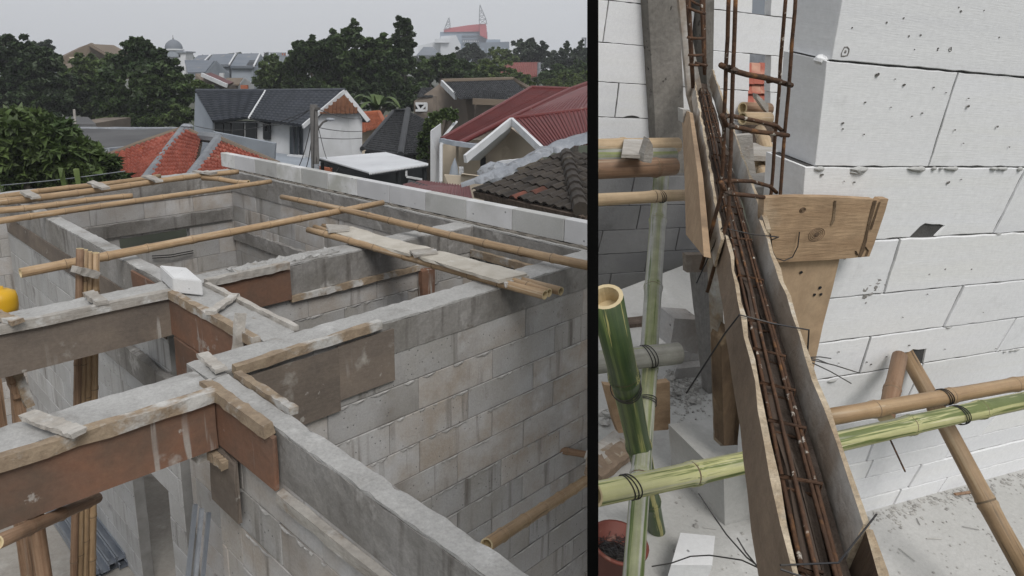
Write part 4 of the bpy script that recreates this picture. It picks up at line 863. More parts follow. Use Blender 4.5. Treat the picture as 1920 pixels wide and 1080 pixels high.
# far scaffold behind the bars
rb((1395, 300), (1560, 312), 2.2, 2.1, .022, .022, 'tan cane lying behind the tall bars, lower one', BAMP); rb((1392, 222), (1442, 222), 2.9, 2.9, .035, .035, 'tan cane across the foot of the rear opening, upper of two', BAMP); rb((1392, 203), (1442, 205), 3.0, 3.0, .035, .035, 'dark cane across the foot of the rear opening', BAMD)
rb((1425, 245), (1440, 285), 2.75, 2.4, .03, .03, 'short cane lying behind the bars, upper left one', BAMP); rb((1421, 300), (1439, 345), 2.3, 1.9, .022, .022, 'short cane lying behind the bars, lower left one', BAMP); rb((1455, 298), (1480, 345), 2.25, 1.85, .026, .026, 'short cane lying behind the bars at right', BAMP)
single('plank', 'pale cement caked plank lying behind the tall bars', 'plank', R, hexa([tuple(cl(a, b, n_)+np.array([0, 0, dz])) for dz in (-.02, 0) for a, b, n_ in ((1402, 292, 2.1), (1520, 296, 2.1), (1520, 264, 2.6), (1408, 268, 2.6))]), BATG)
single('plank', 'grey plank edge in front of the short canes behind the bars', 'plank', R, pxprism([(1415, 352), (1500, 340), (1498, 364), (1415, 370)], 1.5, .1), BATG)
single('plank', 'weathered board with nails leaning between formwork and tall bars', 'plank', R, pxprism([(1374, 255), (1411, 252), (1414, 300), (1420, 345), (1412, 350), (1395, 310)], 1.95, .02), BATG)
single('plank', 'slanted brown plank in the rear opening', 'plank', R, pxprism([(1419, 176), (1441, 196), (1441, 212), (1436, 208), (1419, 184)], 2.9, .03), BATG)
single('gap_panel', 'flat dark brown panel closing the gap behind the bars', 'timber', R, pxprism([(1394, 226), (1446, 226), (1520, 262), (1520, 300), (1400, 300)], 3.0, .02), PALET)  # one flat dark sheet across the gap
# things on the floor
def onfloor(px): return [R.plane(a, b, 2, UF) for a, b in px]
def slabpx(name, lab, cat, foot, h, m, grp=None, z=0.0): return single(name, lab, cat, R, prism([p+np.array([0, 0, z]) for p in onfloor(foot)], (0, 0, h)), m, grp)
def standing(name, lab, cat, poly, y, th, m): return single(name, lab, cat, R, pxprism(poly, y, th), m)
standing('plank', 'brown board leaning upright behind the dark green cane', 'plank', [(1134, 722), (1180, 728), (1256, 716), (1257, 800), (1252, 806), (1160, 812), (1152, 790)], 1.46, .02, PLYT)
slabpx('white_block', 'clean white block lying on the floor at the bottom of the frame', 'block', [(1246, 1100), (1322, 1100), (1328, 1044), (1264, 1038)], .075, AACS)
standing('floor_plinth', 'cast concrete plinth standing under the formwork at the bottom', 'plinth', [(1357, 897), (1460, 880), (1462, 1010), (1360, 1032)], 1.16, .25, FLOR)
for i, (ft, h, z, lab) in enumerate((([(1262, 712), (1316, 706), (1318, 672), (1268, 678)], .05, 0, 'bottom broken block of the small stack by the post'), ([(1263, 700), (1318, 694), (1319, 662), (1268, 668)], .045, .052, 'middle broken block of the small stack by the post'), ([(1258, 690), (1316, 690), (1318, 650), (1264, 650)], .045, .10, 'upper broken block of the small stack by the post'))):
    slabpx('block', lab, 'block', ft, h, AACL, None, z)
standing('block', 'grey block tilted on top of the small stack by the post', 'block', [(1265, 597), (1314, 600), (1308, 664), (1257, 650)], 1.83, .09, AACL)
standing('brown_crate', 'dark timber offcuts behind the small block stack', 'timber', [(1170, 610), (1256, 600), (1256, 648), (1172, 652)], 2.25, .06, PALET)
for i, (a, b) in enumerate((((1112, 862), (1178, 812)), ((1112, 876), (1182, 832)), ((1112, 892), (1176, 842)))):
    p, q = R.plane(*a, 2, UF+.03), R.plane(*b, 2, UF+.03); single('plank', ['dark plank on the floor by the black board, farthest of three', 'dark plank on the floor by the black board, middle of three', 'dark plank on the floor by the black board, nearest of three'][i], 'plank', R, rbar(p, q, .06, .03, (0, 0, 1), .0012, 8), (BATG, BATT, PLYN)[i], 'planks on the floor by the black board')
# bucket
bc = R.plane(1146, 1074, 2, UF); 
BK = Thing('bucket', 'red brown plastic bucket of black wire bits at the bottom left of the right site', 'bucket', R, bc)
pr = [(.001, 0), (.050, 0), (.070, .10), (.076, .10), (.076, .108), (.068, .108), (.050, .02), (.001, .02)]; V, Fc = [], []
for r_, h in pr:
    for k in range(28): a = 2*math.pi*k/28; V.append((bc[0]+r_*math.cos(a), bc[1]+r_*math.sin(a), bc[2]+h))
for i in range(len(pr)-1):
    for k in range(28): a, b = i*28+k, i*28+(k+1) % 28; Fc.append((a, b, b+28, a+28))
BK.part('bucket_body', (V, Fc), BUCK, smooth=True)
wv = []
for _ in range(150):
    a, r_ = random.uniform(0, 6.28), .052*math.sqrt(random.random()); c = bc+np.array([r_*math.cos(a), r_*math.sin(a), .065+random.uniform(0, .02)]); d = nrm(RNG.normal(0, 1, 3)*[1, 1, .3]); e_ = nrm(RNG.normal(0, 1, 3))
    wv.append(tube([c-d*.012, c+e_*.004, c+d*.012], .0008, 4, False))
BK.part('wire_bits', merge(*wv, (lambda: (lambda q: q)(lump(R, bc+np.array([0, 0, .055]), .053, (1, 1, .25), 12, .1)))()), WIRE, 'stuff')
BK.part('string', tube([bc+np.array(p) for p in ((-.02, -.063, .107), (.0, -.055, .11), (.006, -.04, .085), (.016, -.02, .07), (.024, -.01, .072))], .002, 5), BAMP)
# rubble
rv = []
for _ in range(600):
    if random.random() < .85: x, y = random.gauss(1285, 24), random.gauss(728, 22)
    else: x, y = random.uniform(1255, 1440), random.uniform(690, 1075)
    p = R.plane(x, y, 2, UF+.002)
    if random.random() < .45 : p = R.plane(random.uniform(1590, 1920), 0, 2, UF) if 0 else p
    rv.append(lump(R, p, min(.014, abs(random.gauss(.002, .003))+.0012), (1, 1, .7), 6, .4))
for _ in range(260):
    x = random.uniform(1600, 1930); y = VPY+(943-VPY)*(VPX-x)/2275+abs(random.gauss(8, 14)); rv.append(lump(R, R.plane(x, y, 2, UF+.001), abs(random.gauss(.002, .002))+.001, (1.3, 1.3, .6), 6, .4))
for _ in range(160):
    rv.append(lump(R, R.plane(random.uniform(1600, 1925), random.uniform(900, 1085), 2, UF+.001), abs(random.gauss(.0012, .0012))+.0007, (1.3, 1.3, .6), 6, .4))
for (x, y) in ((1722, 978), (1752, 1010), (1700, 1040), (1820, 990), (1300, 905), (1330, 990), (1225, 905)):
    p_ = R.plane(x, y, 2, UF+.004); a_2 = random.uniform(0, 3.1); d_2 = np.array([math.cos(a_2), math.sin(a_2), 0])*random.uniform(.012, .03); rv.append(tube([p_-d_2, p_+d_2], .0016, 5))
for (x, y, r_) in ((1256, 707, .03), (1261, 735, .035), (1300, 752, .015), (1135, 775, .03), (1132, 790, .025)): rv.append(lump(R, R.plane(x, y, 2, UF+.01), r_, (1, .8, .5), 8, .4))
vf = merge(*rv); o = single('rubble', 'crumbled block bits and grit scattered on the right floor', 'rubble', R, vf, RUBB, kind='stuff')
# loose wire
def wireobj(lab, pts, r=.0013, n0=None): return single('loose_wire', lab, 'wire', R, tube(pts, r, 5, False), WIRE)
rr = lambda lst: [cl(a, b, n_) for a, b, n_ in lst]
wireobj('long black wire curling over the white block on the floor', rr([(1222, 1062, .78), (1258, 1056, .76), (1295, 1043, .74), (1330, 1041, .7), (1390, 1050, .62), (1425, 1066, .55), (1448, 1074, .48)]))
wireobj('pair of black wire ends sticking up left of the formwork', rr([(1310, 925, .72), (1340, 970, .68), (1362, 1002, .64), (1400, 1045, .58), (1430, 1068, .52), (1446, 1076, .47)]))
wireobj('second wire end left of the formwork', rr([(1382, 1008, .60), (1398, 1035, .58), (1420, 1062, .53), (1445, 1074, .47)]))
wireobj('thin wire stretched across the trough near the bottom', [tp(s_at(1490, 1040)-.02, -.014, UT+.002), tp(s_at(1495, 1040), wdt*.5, UT+.004), tp(s_at(1611, 975)+.01, wdt+.014, UT+.004)], .0009)
wireobj('second thin wire across the trough just below the first', [tp(s_at(1490, 1045)-.02, -.014, UT+.001), tp(s_at(1520, 1060)-.025, wdt+.02, UT+.003)], .0009)
wireobj('twisted wire knot on the left board near the bottom', rr([(1446, 1078, .46), (1462, 1068, .44), (1472, 1050, .43), (1466, 1036, .43), (1476, 1048, .43), (1488, 1042, .43), (1494, 1036, .42), (1480, 1056, .43), (1460, 1074, .44)]), .0016)
wireobj('wire loop hung over the left board above the green cane', [tp(s_at(1406, 600), -.05, UT-.14), tp(s_at(1406, 600), -.022, UT-.03), tp(s_at(1408, 600), -.010, UT+.004), tp(s_at(1408, 602), wdt*.5, UT+.004), tp(s_at(1412, 598), wdt+.016, UT+.003), tp(s_at(1412, 598), wdt+.028, UT-.05), tp(s_at(1412, 598), wdt+.03, UT-.12)])
wireobj('wire loop across the trough below the tall bars', [tp(s_at(1366, 432), -.03, UT-.12), tp(s_at(1366, 432), -.012, UT+.003), tp(s_at(1366, 434), wdt*.6, UT+.004), tp(s_at(1372, 436), wdt+.02, UT+.01), cl(1446, 450, NW-.075), cl(1443, 438, NW-.08)])
wireobj('bent wire hanging in front of the knotty plywood', rr([(1445, 440, NW-.08), (1448, 470, NW-.075), (1455, 484, NW-.07), (1470, 489, NW-.07), (1486, 482, NW-.07), (1496, 462, NW-.07), (1499, 435, NW-.065)]))
for i, (a, b) in enumerate((((1516, 670), (1558, 672)), ((1516, 671), (1553, 682)), ((1518, 674), (1610, 699)), ((1518, 678), (1596, 719)))):
    wireobj(['short straight wire end at the tan board, topmost', 'short wire end at the tan board, second', 'long wire end at the tan board, third', 'long wire end at the tan board, lowest'][i], rr([(*a, .86), ((a[0]+b[0])/2, (a[1]+b[1])/2-2, .9), (*b, .94)]))
single('long_nail', 'rusty nail sticking out below the big green cane', 'nail', R, tube([cl(1669, 824, .90), cl(1697, 884, .90)], .0022, 6), RUST)
#@@RIGHTEND@@
#@@FAR@@
# ================================================================ HOUSES AND TREES BEYOND
GZ = -3.0
class FT(Thing):
    """a thing beyond the site; parts are given as world points"""
    def __init__(s, name, label, cat, base, group=None):
        s.fr = WF; s.base = np.array(base, float); s.o = bpy.data.objects.new(name, None); C.objects.link(s.o); s.o.location = tuple(base); s.o.empty_display_size = .2
        s.o['label'] = label; s.o['category'] = cat; s.o['kind'] = 'thing'
        if group: s.o['group'] = group
def wpoly(pix, depth): return prism([pt(*p) for p in pix], (0.0, depth, 0))
def slab(q, th, nu, nv, prof=lambda s, t: 0., flip=False):
    """a roof sheet over four world points (near/left first), lifted by prof(s, t) along its normal"""
    q = [np.array(p, float) for p in q]; n = nrm(np.cross(q[1]-q[0], q[3]-q[0]))
    if n[2] < 0: n = -n
    V, Fc = [], []
    for j in range(nv+1):
        for i in range(nu+1):
            s, t = i/nu, j/nv; p = (q[0]*(1-s)+q[1]*s)*(1-t)+(q[3]*(1-s)+q[2]*s)*t; V.append(tuple(p+n*prof(s, t)))
    W = nu+1
    for j in range(nv):
        for i in range(nu): a = j*W+i; Fc.append((a, a+1, a+W+1, a+W))
    k = len(V); V += [tuple(np.array(V[i])-n*th) for i in range(k)]
    for (rng, st) in ((range(nu), 1),):
        for i in rng: Fc.append((i, i+1, i+1+k, i+k)); b = nv*W+i; Fc.append((b, b+1, b+1+k, b+k))
    for j in range(nv): a = j*W; Fc.append((a, a+W, a+W+k, a+k)); b = a+nu; Fc.append((b, b+W, b+W+k, b+k))
    Fc.append((k, k+nu, k+nv*W+nu, k+nv*W))
    return V, Fc
def tiles(q, nu, nv, h=.03, rib=.03):
    """overlapping rows of curved tiles as one sheet: every row is stepped, every tile is an arch of its own"""
    q = [np.array(p, float) for p in q]; n = nrm(np.cross(q[1]-q[0], q[3]-q[0])); n = -n if n[2] < 0 else n; V, Fc = [], []
    P = lambda s, t: (q[0]*(1-s)+q[1]*s)*(1-t)+(q[3]*(1-s)+q[2]*s)*t
    for j in range(nv):
        for i in range(nu):
            k = len(V); off = RNG.normal(0, h*.12); jit = RNG.normal(0, .04, 2)
            for t, hh in ((j, h), (j+1.08, .0)):
                for a, w_ in ((0, 0), (.22, .8), (.5, 1), (.72, .55), (.98, 0)): V.append(tuple(P((i+a)/nu, min(1., (t+jit[0]*.5)/nv))+n*(hh+off+w_*rib)))
            for a in (0, .5, .98): V.append(tuple(P((i+a)/nu, min(1, j/nv))+n*(off-.01)))
            Fc += [(k+a, k+a+1, k+a+6, k+a+5) for a in range(4)]+[(k, k+10, k+11, k+2, k+1), (k+2, k+11, k+12, k+4, k+3)]
    return V, Fc
def ridge(pix, r, n=8): return tube([pt(*p)+np.array([0, 0, r*.3]) for p in pix], r, n)
def corr(nc, a): return lambda s, t: a*(.5+.5*math.cos(2*math.pi*s*nc))
# --- orange-red tiled roof next door
RD = FT('tiled_house', 'neighbour house with weathered red tile roof and grey cement ridges', 'house', pt(350, 360, 16)*[1, 1, 0]+[0, 0, GZ])
ap = (347, 243, 18.5)
RD.part('roof_tiles', tiles([pt(238, 350, 14.6), pt(272, 345, 14.6), pt(*ap), pt(205, 294, 16.8)], 15, 12, .06, .06), CLAY, 'stuff', 'left roof slope of red tiles')
RD.part('roof_tiles', tiles([pt(272, 345, 14.6), pt(360, 335, 14.6), pt(378, 259, 18.0), pt(*ap)], 13, 13, .06, .06), CLAY, 'stuff', 'middle roof slope of red tiles')
RD.part('roof_tiles', tiles([pt(360, 335, 14.4), pt(440, 328, 14.4), pt(520, 310, 15.5), pt(408, 263, 17.5)], 14, 10, .06, .06), CLAY, 'stuff', 'right roof slope of red tiles')
RD.part('roof_underlay', merge(slab([pt(238, 352, 14.7), pt(272, 347, 14.7), pt(347, 245, 18.6), pt(205, 296, 16.9)], .1, 1, 1), slab([pt(272, 347, 14.7), pt(360, 337, 14.7), pt(378, 261, 18.1), pt(347, 245, 18.6)], .1, 1, 1), slab([pt(360, 337, 14.5), pt(440, 330, 14.5), pt(520, 312, 15.6), pt(408, 265, 17.6)], .1, 1, 1)), ROFB)
RD.part('cement_ridge', ridge([(344, 246, 18.4), (305, 298, 16.4), (268, 348, 14.5)], .12), CEMK); RD.part('cement_ridge', ridge([(410, 264, 17.4), (385, 300, 15.8), (356, 338, 14.4)], .13), CEMK)
RD.part('cement_ridge', ridge([(378, 259, 17.9), (412, 263, 17.4)], .13), CEMK); RD.part('clay_ridge', ridge([(203, 294, 16.8), (262, 271, 17.6), (346, 242, 18.5)], .075), ROFB); RD.part('clay_ridge', ridge([(410, 262, 17.4), (522, 311, 15.4)], .08), ROFB); RD.part('clay_ridge', ridge([(347, 242, 18.5), (378, 259, 18.0)], .07), ROFB)
RD.part('finial', merge(tube([pt(351, 246, 18.4), pt(351, 236, 18.4)], .13, 12), tube([pt(351, 236, 18.4), pt(351, 232.5, 18.4)], [.16, .10], 12)), CEMG)
RD.part('wall', prism([pt(215, 380, 15.5), pt(480, 380, 15.5), pt(480, 345, 15.5), pt(215, 345, 15.5)], (0, 2, 0)), PCRM)
for (x, y, d) in ((320, 264, 17.6), (262, 280, 17.0)): RD.part('loose_tile', rbar(pt(x-7, y+5, d), pt(x+8, y-4, d), .18, .05), CLAYL)
# --- flat dark roof and small block house at left
FR = FT('flat_roof_house', 'low house with a wide dark flat concrete roof at left', 'house', pt(250, 290, 27)*[1, 1, 0]+[0, 0, GZ])
FR.part('roof_slab', slab([pt(150, 292, 22), pt(300, 283, 22), pt(345, 242, 30), pt(128, 242, 30)], .25, 6, 6, lambda s, t: .03*math.sin(9*s)*math.sin(7*t)), ROFG)
FR.part('roof_kerb', rbar(pt(128, 241, 30.2), pt(348, 242, 30.2), .3, .12), CEMG); FR.part('roof_kerb', rbar(pt(200, 281, 21.9), pt(300, 271, 25), .2, .1), CEMG)
FR.part('wall', prism([pt(150, 300, 22.4), pt(300, 292, 22.4), pt(300, 400, 22.4), pt(150, 400, 22.4)], (0, 6, 0)), PBRN)
SH = FT('small_house', 'small plain block house behind the flat roof at left', 'house', pt(152, 245, 33)*[1, 1, 0]+[0, 0, GZ])
SH.part('wall', prism([pt(120, 232, 33), pt(172, 232, 33), pt(172, 300, 33), pt(120, 300, 33)], (0, 4, 0)), PBRN); SH.part('roof', slab([pt(112, 232, 32.5), pt(180, 233, 32.5), pt(165, 219, 37), pt(118, 219, 37)], .15, 4, 2), ROFG)
for x in (140, 148, 157): SH.part('vent_hole', prism([pt(x-2, 238, 32.96), pt(x+2, 238, 32.96), pt(x+2, 243, 32.96), pt(x-2, 243, 32.96)], (0, .1, 0)), DARK)
single('thin_post', 'thin rusty post standing by the small block house', 'post', WF, np_off(tube([pt(142, 245, 30), pt(139, 205, 30)], .05, 6)) if 0 else (lambda vf: ([tuple(np.array(p)-CAM) for p in vf[0]], vf[1]))(tube([pt(142, 246, 30), pt(139, 205, 30)], .05, 6)), BATG)
def wsingle(name, lab, cat, vf, m, grp=None, kind=None, smooth=False): return single(name, lab, cat, WF, ([tuple(np.array(p)-CAM) for p in vf[0]], vf[1]), m, grp, kind, smooth)
# --- white house with the blue-black tile roof
H1 = FT('gabled_house', 'white two storey house with blue black tile roof and wooden gable', 'house', pt(540, 330, 23)*[1, 1, 0]+[0, 0, GZ])
A_, Bq, Cq, Dq = pt(368, 172, 25.0), pt(647, 171, 23.4), pt(569, 237, 21.6), pt(399, 229, 23.2)
step = lambda s, t: .075*(1-(t*13) % 1)+.012*math.sin(2*math.pi*s*46)
H1.part('roof_slope', slab([Dq, pt(466, 222, 22.8), pt(497, 171, 24.3), A_], .1, 40, 52, step), SLAT); H1.part('roof_slope', slab([pt(466, 223, 22.7), Cq, Bq, pt(497, 171, 24.3)], .1, 60, 52, step), SLAT)
H1.part('roof_slope', slab([pt(693, 229, 23.6), pt(440, 218, 27), A_+np.array([0, .02, 0]), Bq+np.array([0, .02, 0])], .1, 8, 26, step), SLAT)
H1.part('valley_flashing', rbar(pt(498, 170, 24.25), pt(466, 222, 22.6), .05, .05), PWHT); H1.part('ridge_cap', tube([A_+[0, 0, .03], pt(497, 170.5, 24.3), Bq+[0, 0, .03]], .07, 8), SLAT)
H1.part('bargeboard', rbar(Bq+[0, -.12, .0], Cq+[0, -.12, 0], .05, .12), PWHT); H1.part('bargeboard', rbar(Bq+[0, -.12, 0], pt(692, 226, 23.5)+[0, -.12, 0], .05, .13), PWHT)
H1.part('gable_wall', prism([pt(590, 226, 22.2), pt(646, 178, 23.3), pt(679, 214, 23.6), pt(679, 420, 23.6), pt(590, 420, 22.2)], (-.1, .4, 0)), PWHT)
H1.part('gable_boarding', prism([pt(599, 213.5, 22.15), pt(645, 178, 23.22), pt(677, 211.5, 23.5)], (-.02, .05, 0)), WOOD)
for i in range(9): x = 603+8*i; H1.part('gable_plank', rbar(pt(x, 213, 22.10+.016*(x-599)), pt(x, max(182, 213-(x-599)*.77 if x < 645 else 178+(x-645)*1.05), 22.10+.016*(x-599)), .10, .02, (0, 1, 0)), WOOD)
H1.part('front_wall', prism([pt(398, 226, 23.5), pt(590, 234, 22.2), pt(590, 420, 22.2), pt(398, 420, 23.5)], (.2, .35, 0)), PWHT)
H1.part('side_wall', prism([pt(366, 175, 25.1), pt(399, 228, 23.45), pt(395, 300, 23.45), pt(362, 300, 25.1)], (.5, .3, 0)), PGRY)
for (x0, x1) in ((402, 418), (420, 432), (435, 456), (460, 480), (493, 498), (501, 506)): H1.part('window', prism([pt(x0, 230, 23.33-.007*(x0-398)), pt(x1, 231, 23.33-.007*(x1-398)), pt(x1, 262, 23.33-.007*(x1-398)), pt(x0, 260, 23.33-.007*(x0-398))], (0, .2, 0)), DARK)
for x in (546, 555, 564): H1.part('window', prism([pt(x-3, 238, 22.35), pt(x+3, 238, 22.3), pt(x+3, 292, 22.3), pt(x-3, 290, 22.35)], (0, .2, 0)), GLAS)
for x in (549.8, 559, 567.5): H1.part('mullion', rbar(pt(x, 237, 22.22), pt(x, 292, 22.22), .03, .03, (0, 1, 0)), SLAT)
H1.part('doorway', prism([pt(497, 246, 22.6), pt(506, 246, 22.55), pt(506, 262, 22.55), pt(497, 262, 22.6)], (0, .2, 0)), DARK)
H1.part('window_sill', rbar(pt(540, 292, 22.1), pt(572, 294, 22.0), .15, .08), PWHT)
H1.part('porch_roof', slab([pt(500, 303, 20.5), pt(600, 318, 20), pt(600, 298, 22), pt(510, 285, 22.6)], .12, 4, 3), PGRY)
wsingle('boundary_wall', 'low grey plastered wall in front of the white house', 'wall', prism([pt(399, 247, 20.5), pt(516, 269, 18.2), pt(514, 300, 18.2), pt(399, 274, 20.5)], (0, .15, 0)), PGRY)
# --- utility pole with lamp and wires
UP = FT('utility_pole', 'dark utility pole with a curved lamp arm and hanging wires', 'pole', pt(590, 330, 17)*[1, 1, 0]+[0, 0, GZ])
UP.part('pole', tube([pt(590, 420, 17)*[1, 1, 0]+[0, 0, GZ], pt(588, 196, 17)], [.13, .09], 10), POLE, smooth=True)
UP.part('lamp_arm', tube([pt(592, 252, 17), pt(597, 240, 17), pt(606, 229, 17), pt(616, 224.5, 17)], .025, 7), POLE); UP.part('lamp_head', lump(WF, pt(619, 224, 17), .09, (1.3, .7, .45), 10, .05), CEMG)
UP.part('meter_box', rbar(pt(593, 308, 16.9), pt(593, 318, 16.9), .13, .1, (0, 1, 0)), CEMG); UP.part('cross_arm', rbar(pt(584, 203, 16.95), pt(600, 204, 16.95), .06, .06), POLE)
for (a, b, sg) in (((588, 203, 17), (365, 236, 23), .3), ((588, 200, 17), (470, 222, 21), .3), ((592, 202, 17), (682, 222, 23), .1), ((592, 238, 17), (680, 246, 23.3), .05), ((593, 258, 17), (680, 259, 23.3), .03), ((588, 204, 17), (556, 320, 18), .2), ((588, 230, 17), (566, 325, 18), .3), ((590, 205, 16.9), (588, 320, 16.8), -.05), ((592, 262, 17), (594, 305, 16.9), 0), ((588, 215, 17), (578, 300, 17.5), .1), ((591, 208, 17), (640, 300, 20), .8)):
    p, q = pt(*a), pt(*b); UP.part('overhead_wire', tube([p+(q-p)*t-np.array([0, 0, sg*4*t*(1-t)]) for t in np.linspace(0, 1, 9)], .010, 4, False), WIRE)
wsingle('overhead_wire', 'single wire crossing in front of the mango tree at left', 'wire', tube([pt(-15, 349, 13)]+[pt(-15+25*i, 349-25*i*.113, 13)-np.array([0, 0, .02*math.sin(math.pi*i/10)]) for i in range(1, 11)], .007, 4, False), CEMG)
# --- white corrugated canopy
CN = FT('canopy', 'white corrugated sheet canopy over a dark carport', 'canopy', pt(700, 340, 17)*[1, 1, 0]+[0, 0, GZ])
CN.part('roof_sheet', slab([pt(692, 326, 15.2), pt(803, 309, 16.6), pt(722, 287, 19.6), pt(597, 298, 18.2)], .03, 240, 4, corr(40, .035)), METW)
CN.part('edge_beam', rbar(pt(692, 328, 15.25), pt(803, 311, 16.65), .05, .05), DARK); CN.part('edge_beam', rbar(pt(598, 300, 18.2), pt(692, 328, 15.25), .05, .05), DARK)
for (x, y, d) in ((685, 331, 15.4), (795, 314, 16.7), (604, 304, 18), (746, 320, 16)): CN.part('post', tube([pt(x, y, d), pt(x, y, d)*[1, 1, 0]+[0, 0, GZ]], .05, 6), DARK)
CN.part('shade_sheet', prism([pt(604, 306, 20), pt(800, 300, 20), pt(800, 420, 20), pt(604, 420, 20)], (0, .1, 0)), DARK)  # dark sheet standing in for the shaded void under the canopy
CN.part('window_frame', merge(*[rbar(pt(*a), pt(*b), .05, .06, (0, 1, .01)) for a, b in (((762, 317, 19.8), (762, 331, 19.8)), ((762, 331, 19.8), (795, 337, 19.8)), ((795, 316, 19.8), (795, 337, 19.8)))]), PWHT)
CN.part('brick_screen', prism([pt(598, 312, 19.0), pt(622, 316, 19.0), pt(622, 345, 19.0), pt(598, 345, 19.0)], (0, .1, 0)), CLAYL)
# --- dark hipped roof, orange roof behind
DH = FT('hipped_house', 'house with dark grey hipped tile roof beyond the white canopy', 'house', pt(745, 320, 25)*[1, 1, 0]+[0, 0, GZ])
apx, apr = pt(754, 209, 27), pt(790, 212, 28)
DH.part('roof_tiles', tiles([pt(680, 280, 23.5), pt(752, 292, 22.4), pt(*(765, 208, 27)), pt(738, 211, 27.5)], 26, 22, .03, .03), SLAD, 'stuff', 'left roof slope of dark tiles')
DH.part('roof_tiles', tiles([pt(752, 292, 22.4), pt(830, 282, 24), pt(812, 232, 27), pt(765, 208, 27)], 26, 22, .03, .03), SLAD, 'stuff', 'right roof slope of dark tiles')
DH.part('hip_ridge', ridge([(751, 292, 22.3), (765, 207, 26.9)], .11), SLAD); DH.part('ridge_cap', ridge([(679, 280, 23.5), (738, 210, 27.4), (766, 207, 26.9)], .08), SLAD)
DH.part('wall', prism([pt(684, 284, 24), pt(750, 296, 23), pt(826, 286, 24.5), pt(826, 420, 24.5), pt(750, 420, 23), pt(684, 420, 24)], (0, 1.5, 0)), ROFG)
OR = FT('orange_roof_house', 'bright orange tiled roof peeping out behind the white gable', 'house', pt(700, 300, 31)*[1, 1, 0]+[0, 0, GZ])
OR.part('roof_tiles', tiles([pt(672, 250, 29), pt(722, 236, 29), pt(710, 213, 33), pt(672, 216, 33)], 14, 12, .04, .05), CLAYL, 'stuff'); OR.part('ridge_cap', ridge([(672, 215, 33), (711, 212, 33), (721, 232, 30)], .1), CLAYL); OR.part('wall', prism([pt(674, 246, 29.6), pt(718, 238, 29.6), pt(718, 330, 29.6), pt(674, 330, 29.6)], (0, 2, 0)), PCRM)
OR.part('rear_ridge', ridge([(724, 222, 31), (765, 206, 31)], .09), CLAYL)
# --- cream house with the maroon metal roof
CH = FT('cream_house', 'cream house with a rusty maroon metal roof and white gable trim', 'house', pt(950, 350, 20)*[1, 1, 0]+[0, 0, GZ])
mr = lambda n: (lambda s, t: .035*(1 if (s*n) % 1 < .28 else 0))
CH.part('roof_slope', slab([pt(829, 262, 20), pt(861, 270, 19.5), pt(1070, 168, 26), pt(997, 165, 26.5)], .05, 130, 3, mr(26)), METR)
CH.part('roof_slope', slab([pt(861, 270, 19.5), pt(960, 224, 21.5), pt(1070, 168, 26), pt(1068, 167.5, 26)], .05, 60, 3, mr(14)), METR)
CH.part('roof_slope', slab([pt(957, 222, 21.6), pt(1150, 202, 20), pt(1150, 140, 26), pt(1070, 167, 26)], .05, 150, 3, mr(26)), METR)
CH.part('gable_slope', slab([pt(1014, 279, 18), pt(1150, 262, 17), pt(1150, 199, 19.5), pt(959, 225, 20.5)], .05, 150, 3, mr(26)), METR)
CH.part('gable_slope', slab([pt(872, 297, 18), pt(900, 272, 20.5), pt(960, 224, 22.5), pt(959, 225, 20.5)], .05, 20, 3), METR)
for a, b in (((997, 164, 26.4), (1071, 167, 26)), ((829, 261, 20), (997, 164, 26.4)), ((861, 269, 19.4), (957, 221, 21.4)), ((957, 221, 21.4), (1070, 167, 25.9)), ((1070, 167, 25.9), (1150, 139, 26)), ((958, 223, 20.6), (1150, 200, 19.6))): CH.part('ridge_cap', tube([pt(*a), pt(*b)], .075, 8), METR)
CH.part('bargeboard', rbar(pt(959, 227, 20.4), pt(872, 298, 17.9), .08, .20), PWHT); CH.part('bargeboard', rbar(pt(959, 227, 20.4), pt(1015, 281, 17.9), .08, .20), PWHT)
CH.part('soffit', prism([pt(959, 236, 20.4), pt(880, 299, 18.1), pt(900, 299, 20.4), pt(955, 250, 21.2)], (0, .02, -.03)), PWHT)
CH.part('gable_wall', prism([pt(958, 240, 21.0), pt(1012, 284, 19.5), pt(1030, 420, 19.5), pt(905, 420, 21.4), pt(905, 280, 21.4)], (.1, .3, 0)), PCRM)
CH.part('rear_wall', prism([pt(824, 262, 22), pt(920, 262, 22.4), pt(920, 420, 22.4), pt(824, 420, 22)], (0, .3, 0)), PCRM)
CH.part('side_pier', prism([pt(807, 247, 19.6), pt(826, 233, 21.5), pt(829, 330, 20), pt(829, 420, 20), pt(807, 420, 19.6)], (.0, .5, 0)), PWHT); CH.part('side_parapet', prism([pt(826, 262, 20.0), pt(852, 228, 23), pt(858, 229, 23), pt(838, 252, 21), pt(832, 262, 20)], (0, .4, 0)), PWHT)
CH.part('eave_gutter', rbar(pt(826, 263, 19.8), pt(858, 270, 19.4), .12, .12), PGRY); CH.part('eave_gutter', rbar(pt(850, 268, 19.3), pt(896, 275, 19.0), .12, .12), PGRY)
CH.part('downpipe', tube([pt(829, 268, 19.6), pt(827, 274, 19.6), pt(826.5, 340, 19.5)], .05, 8), METW); CH.part('door', prism([pt(901, 296, 20.9), pt(911, 296, 20.85), pt(911, 329, 20.85), pt(901, 327, 20.9)], (0, .4, 0)), DARK)
CH.part('balcony_wall', slab([pt(833, 329, 18.4), pt(866, 331, 18.2), pt(866, 347, 18.2), pt(833, 347, 18.4)], -.1, 2, 2) if 0 else prism([pt(833, 328, 18.6), pt(864, 330, 18.3), pt(866, 326, 18.0), pt(905, 331, 17.5), pt(905, 400, 17.5), pt(866, 400, 18), pt(833, 400, 18.6)], (0, .12, 0)), PCRM)
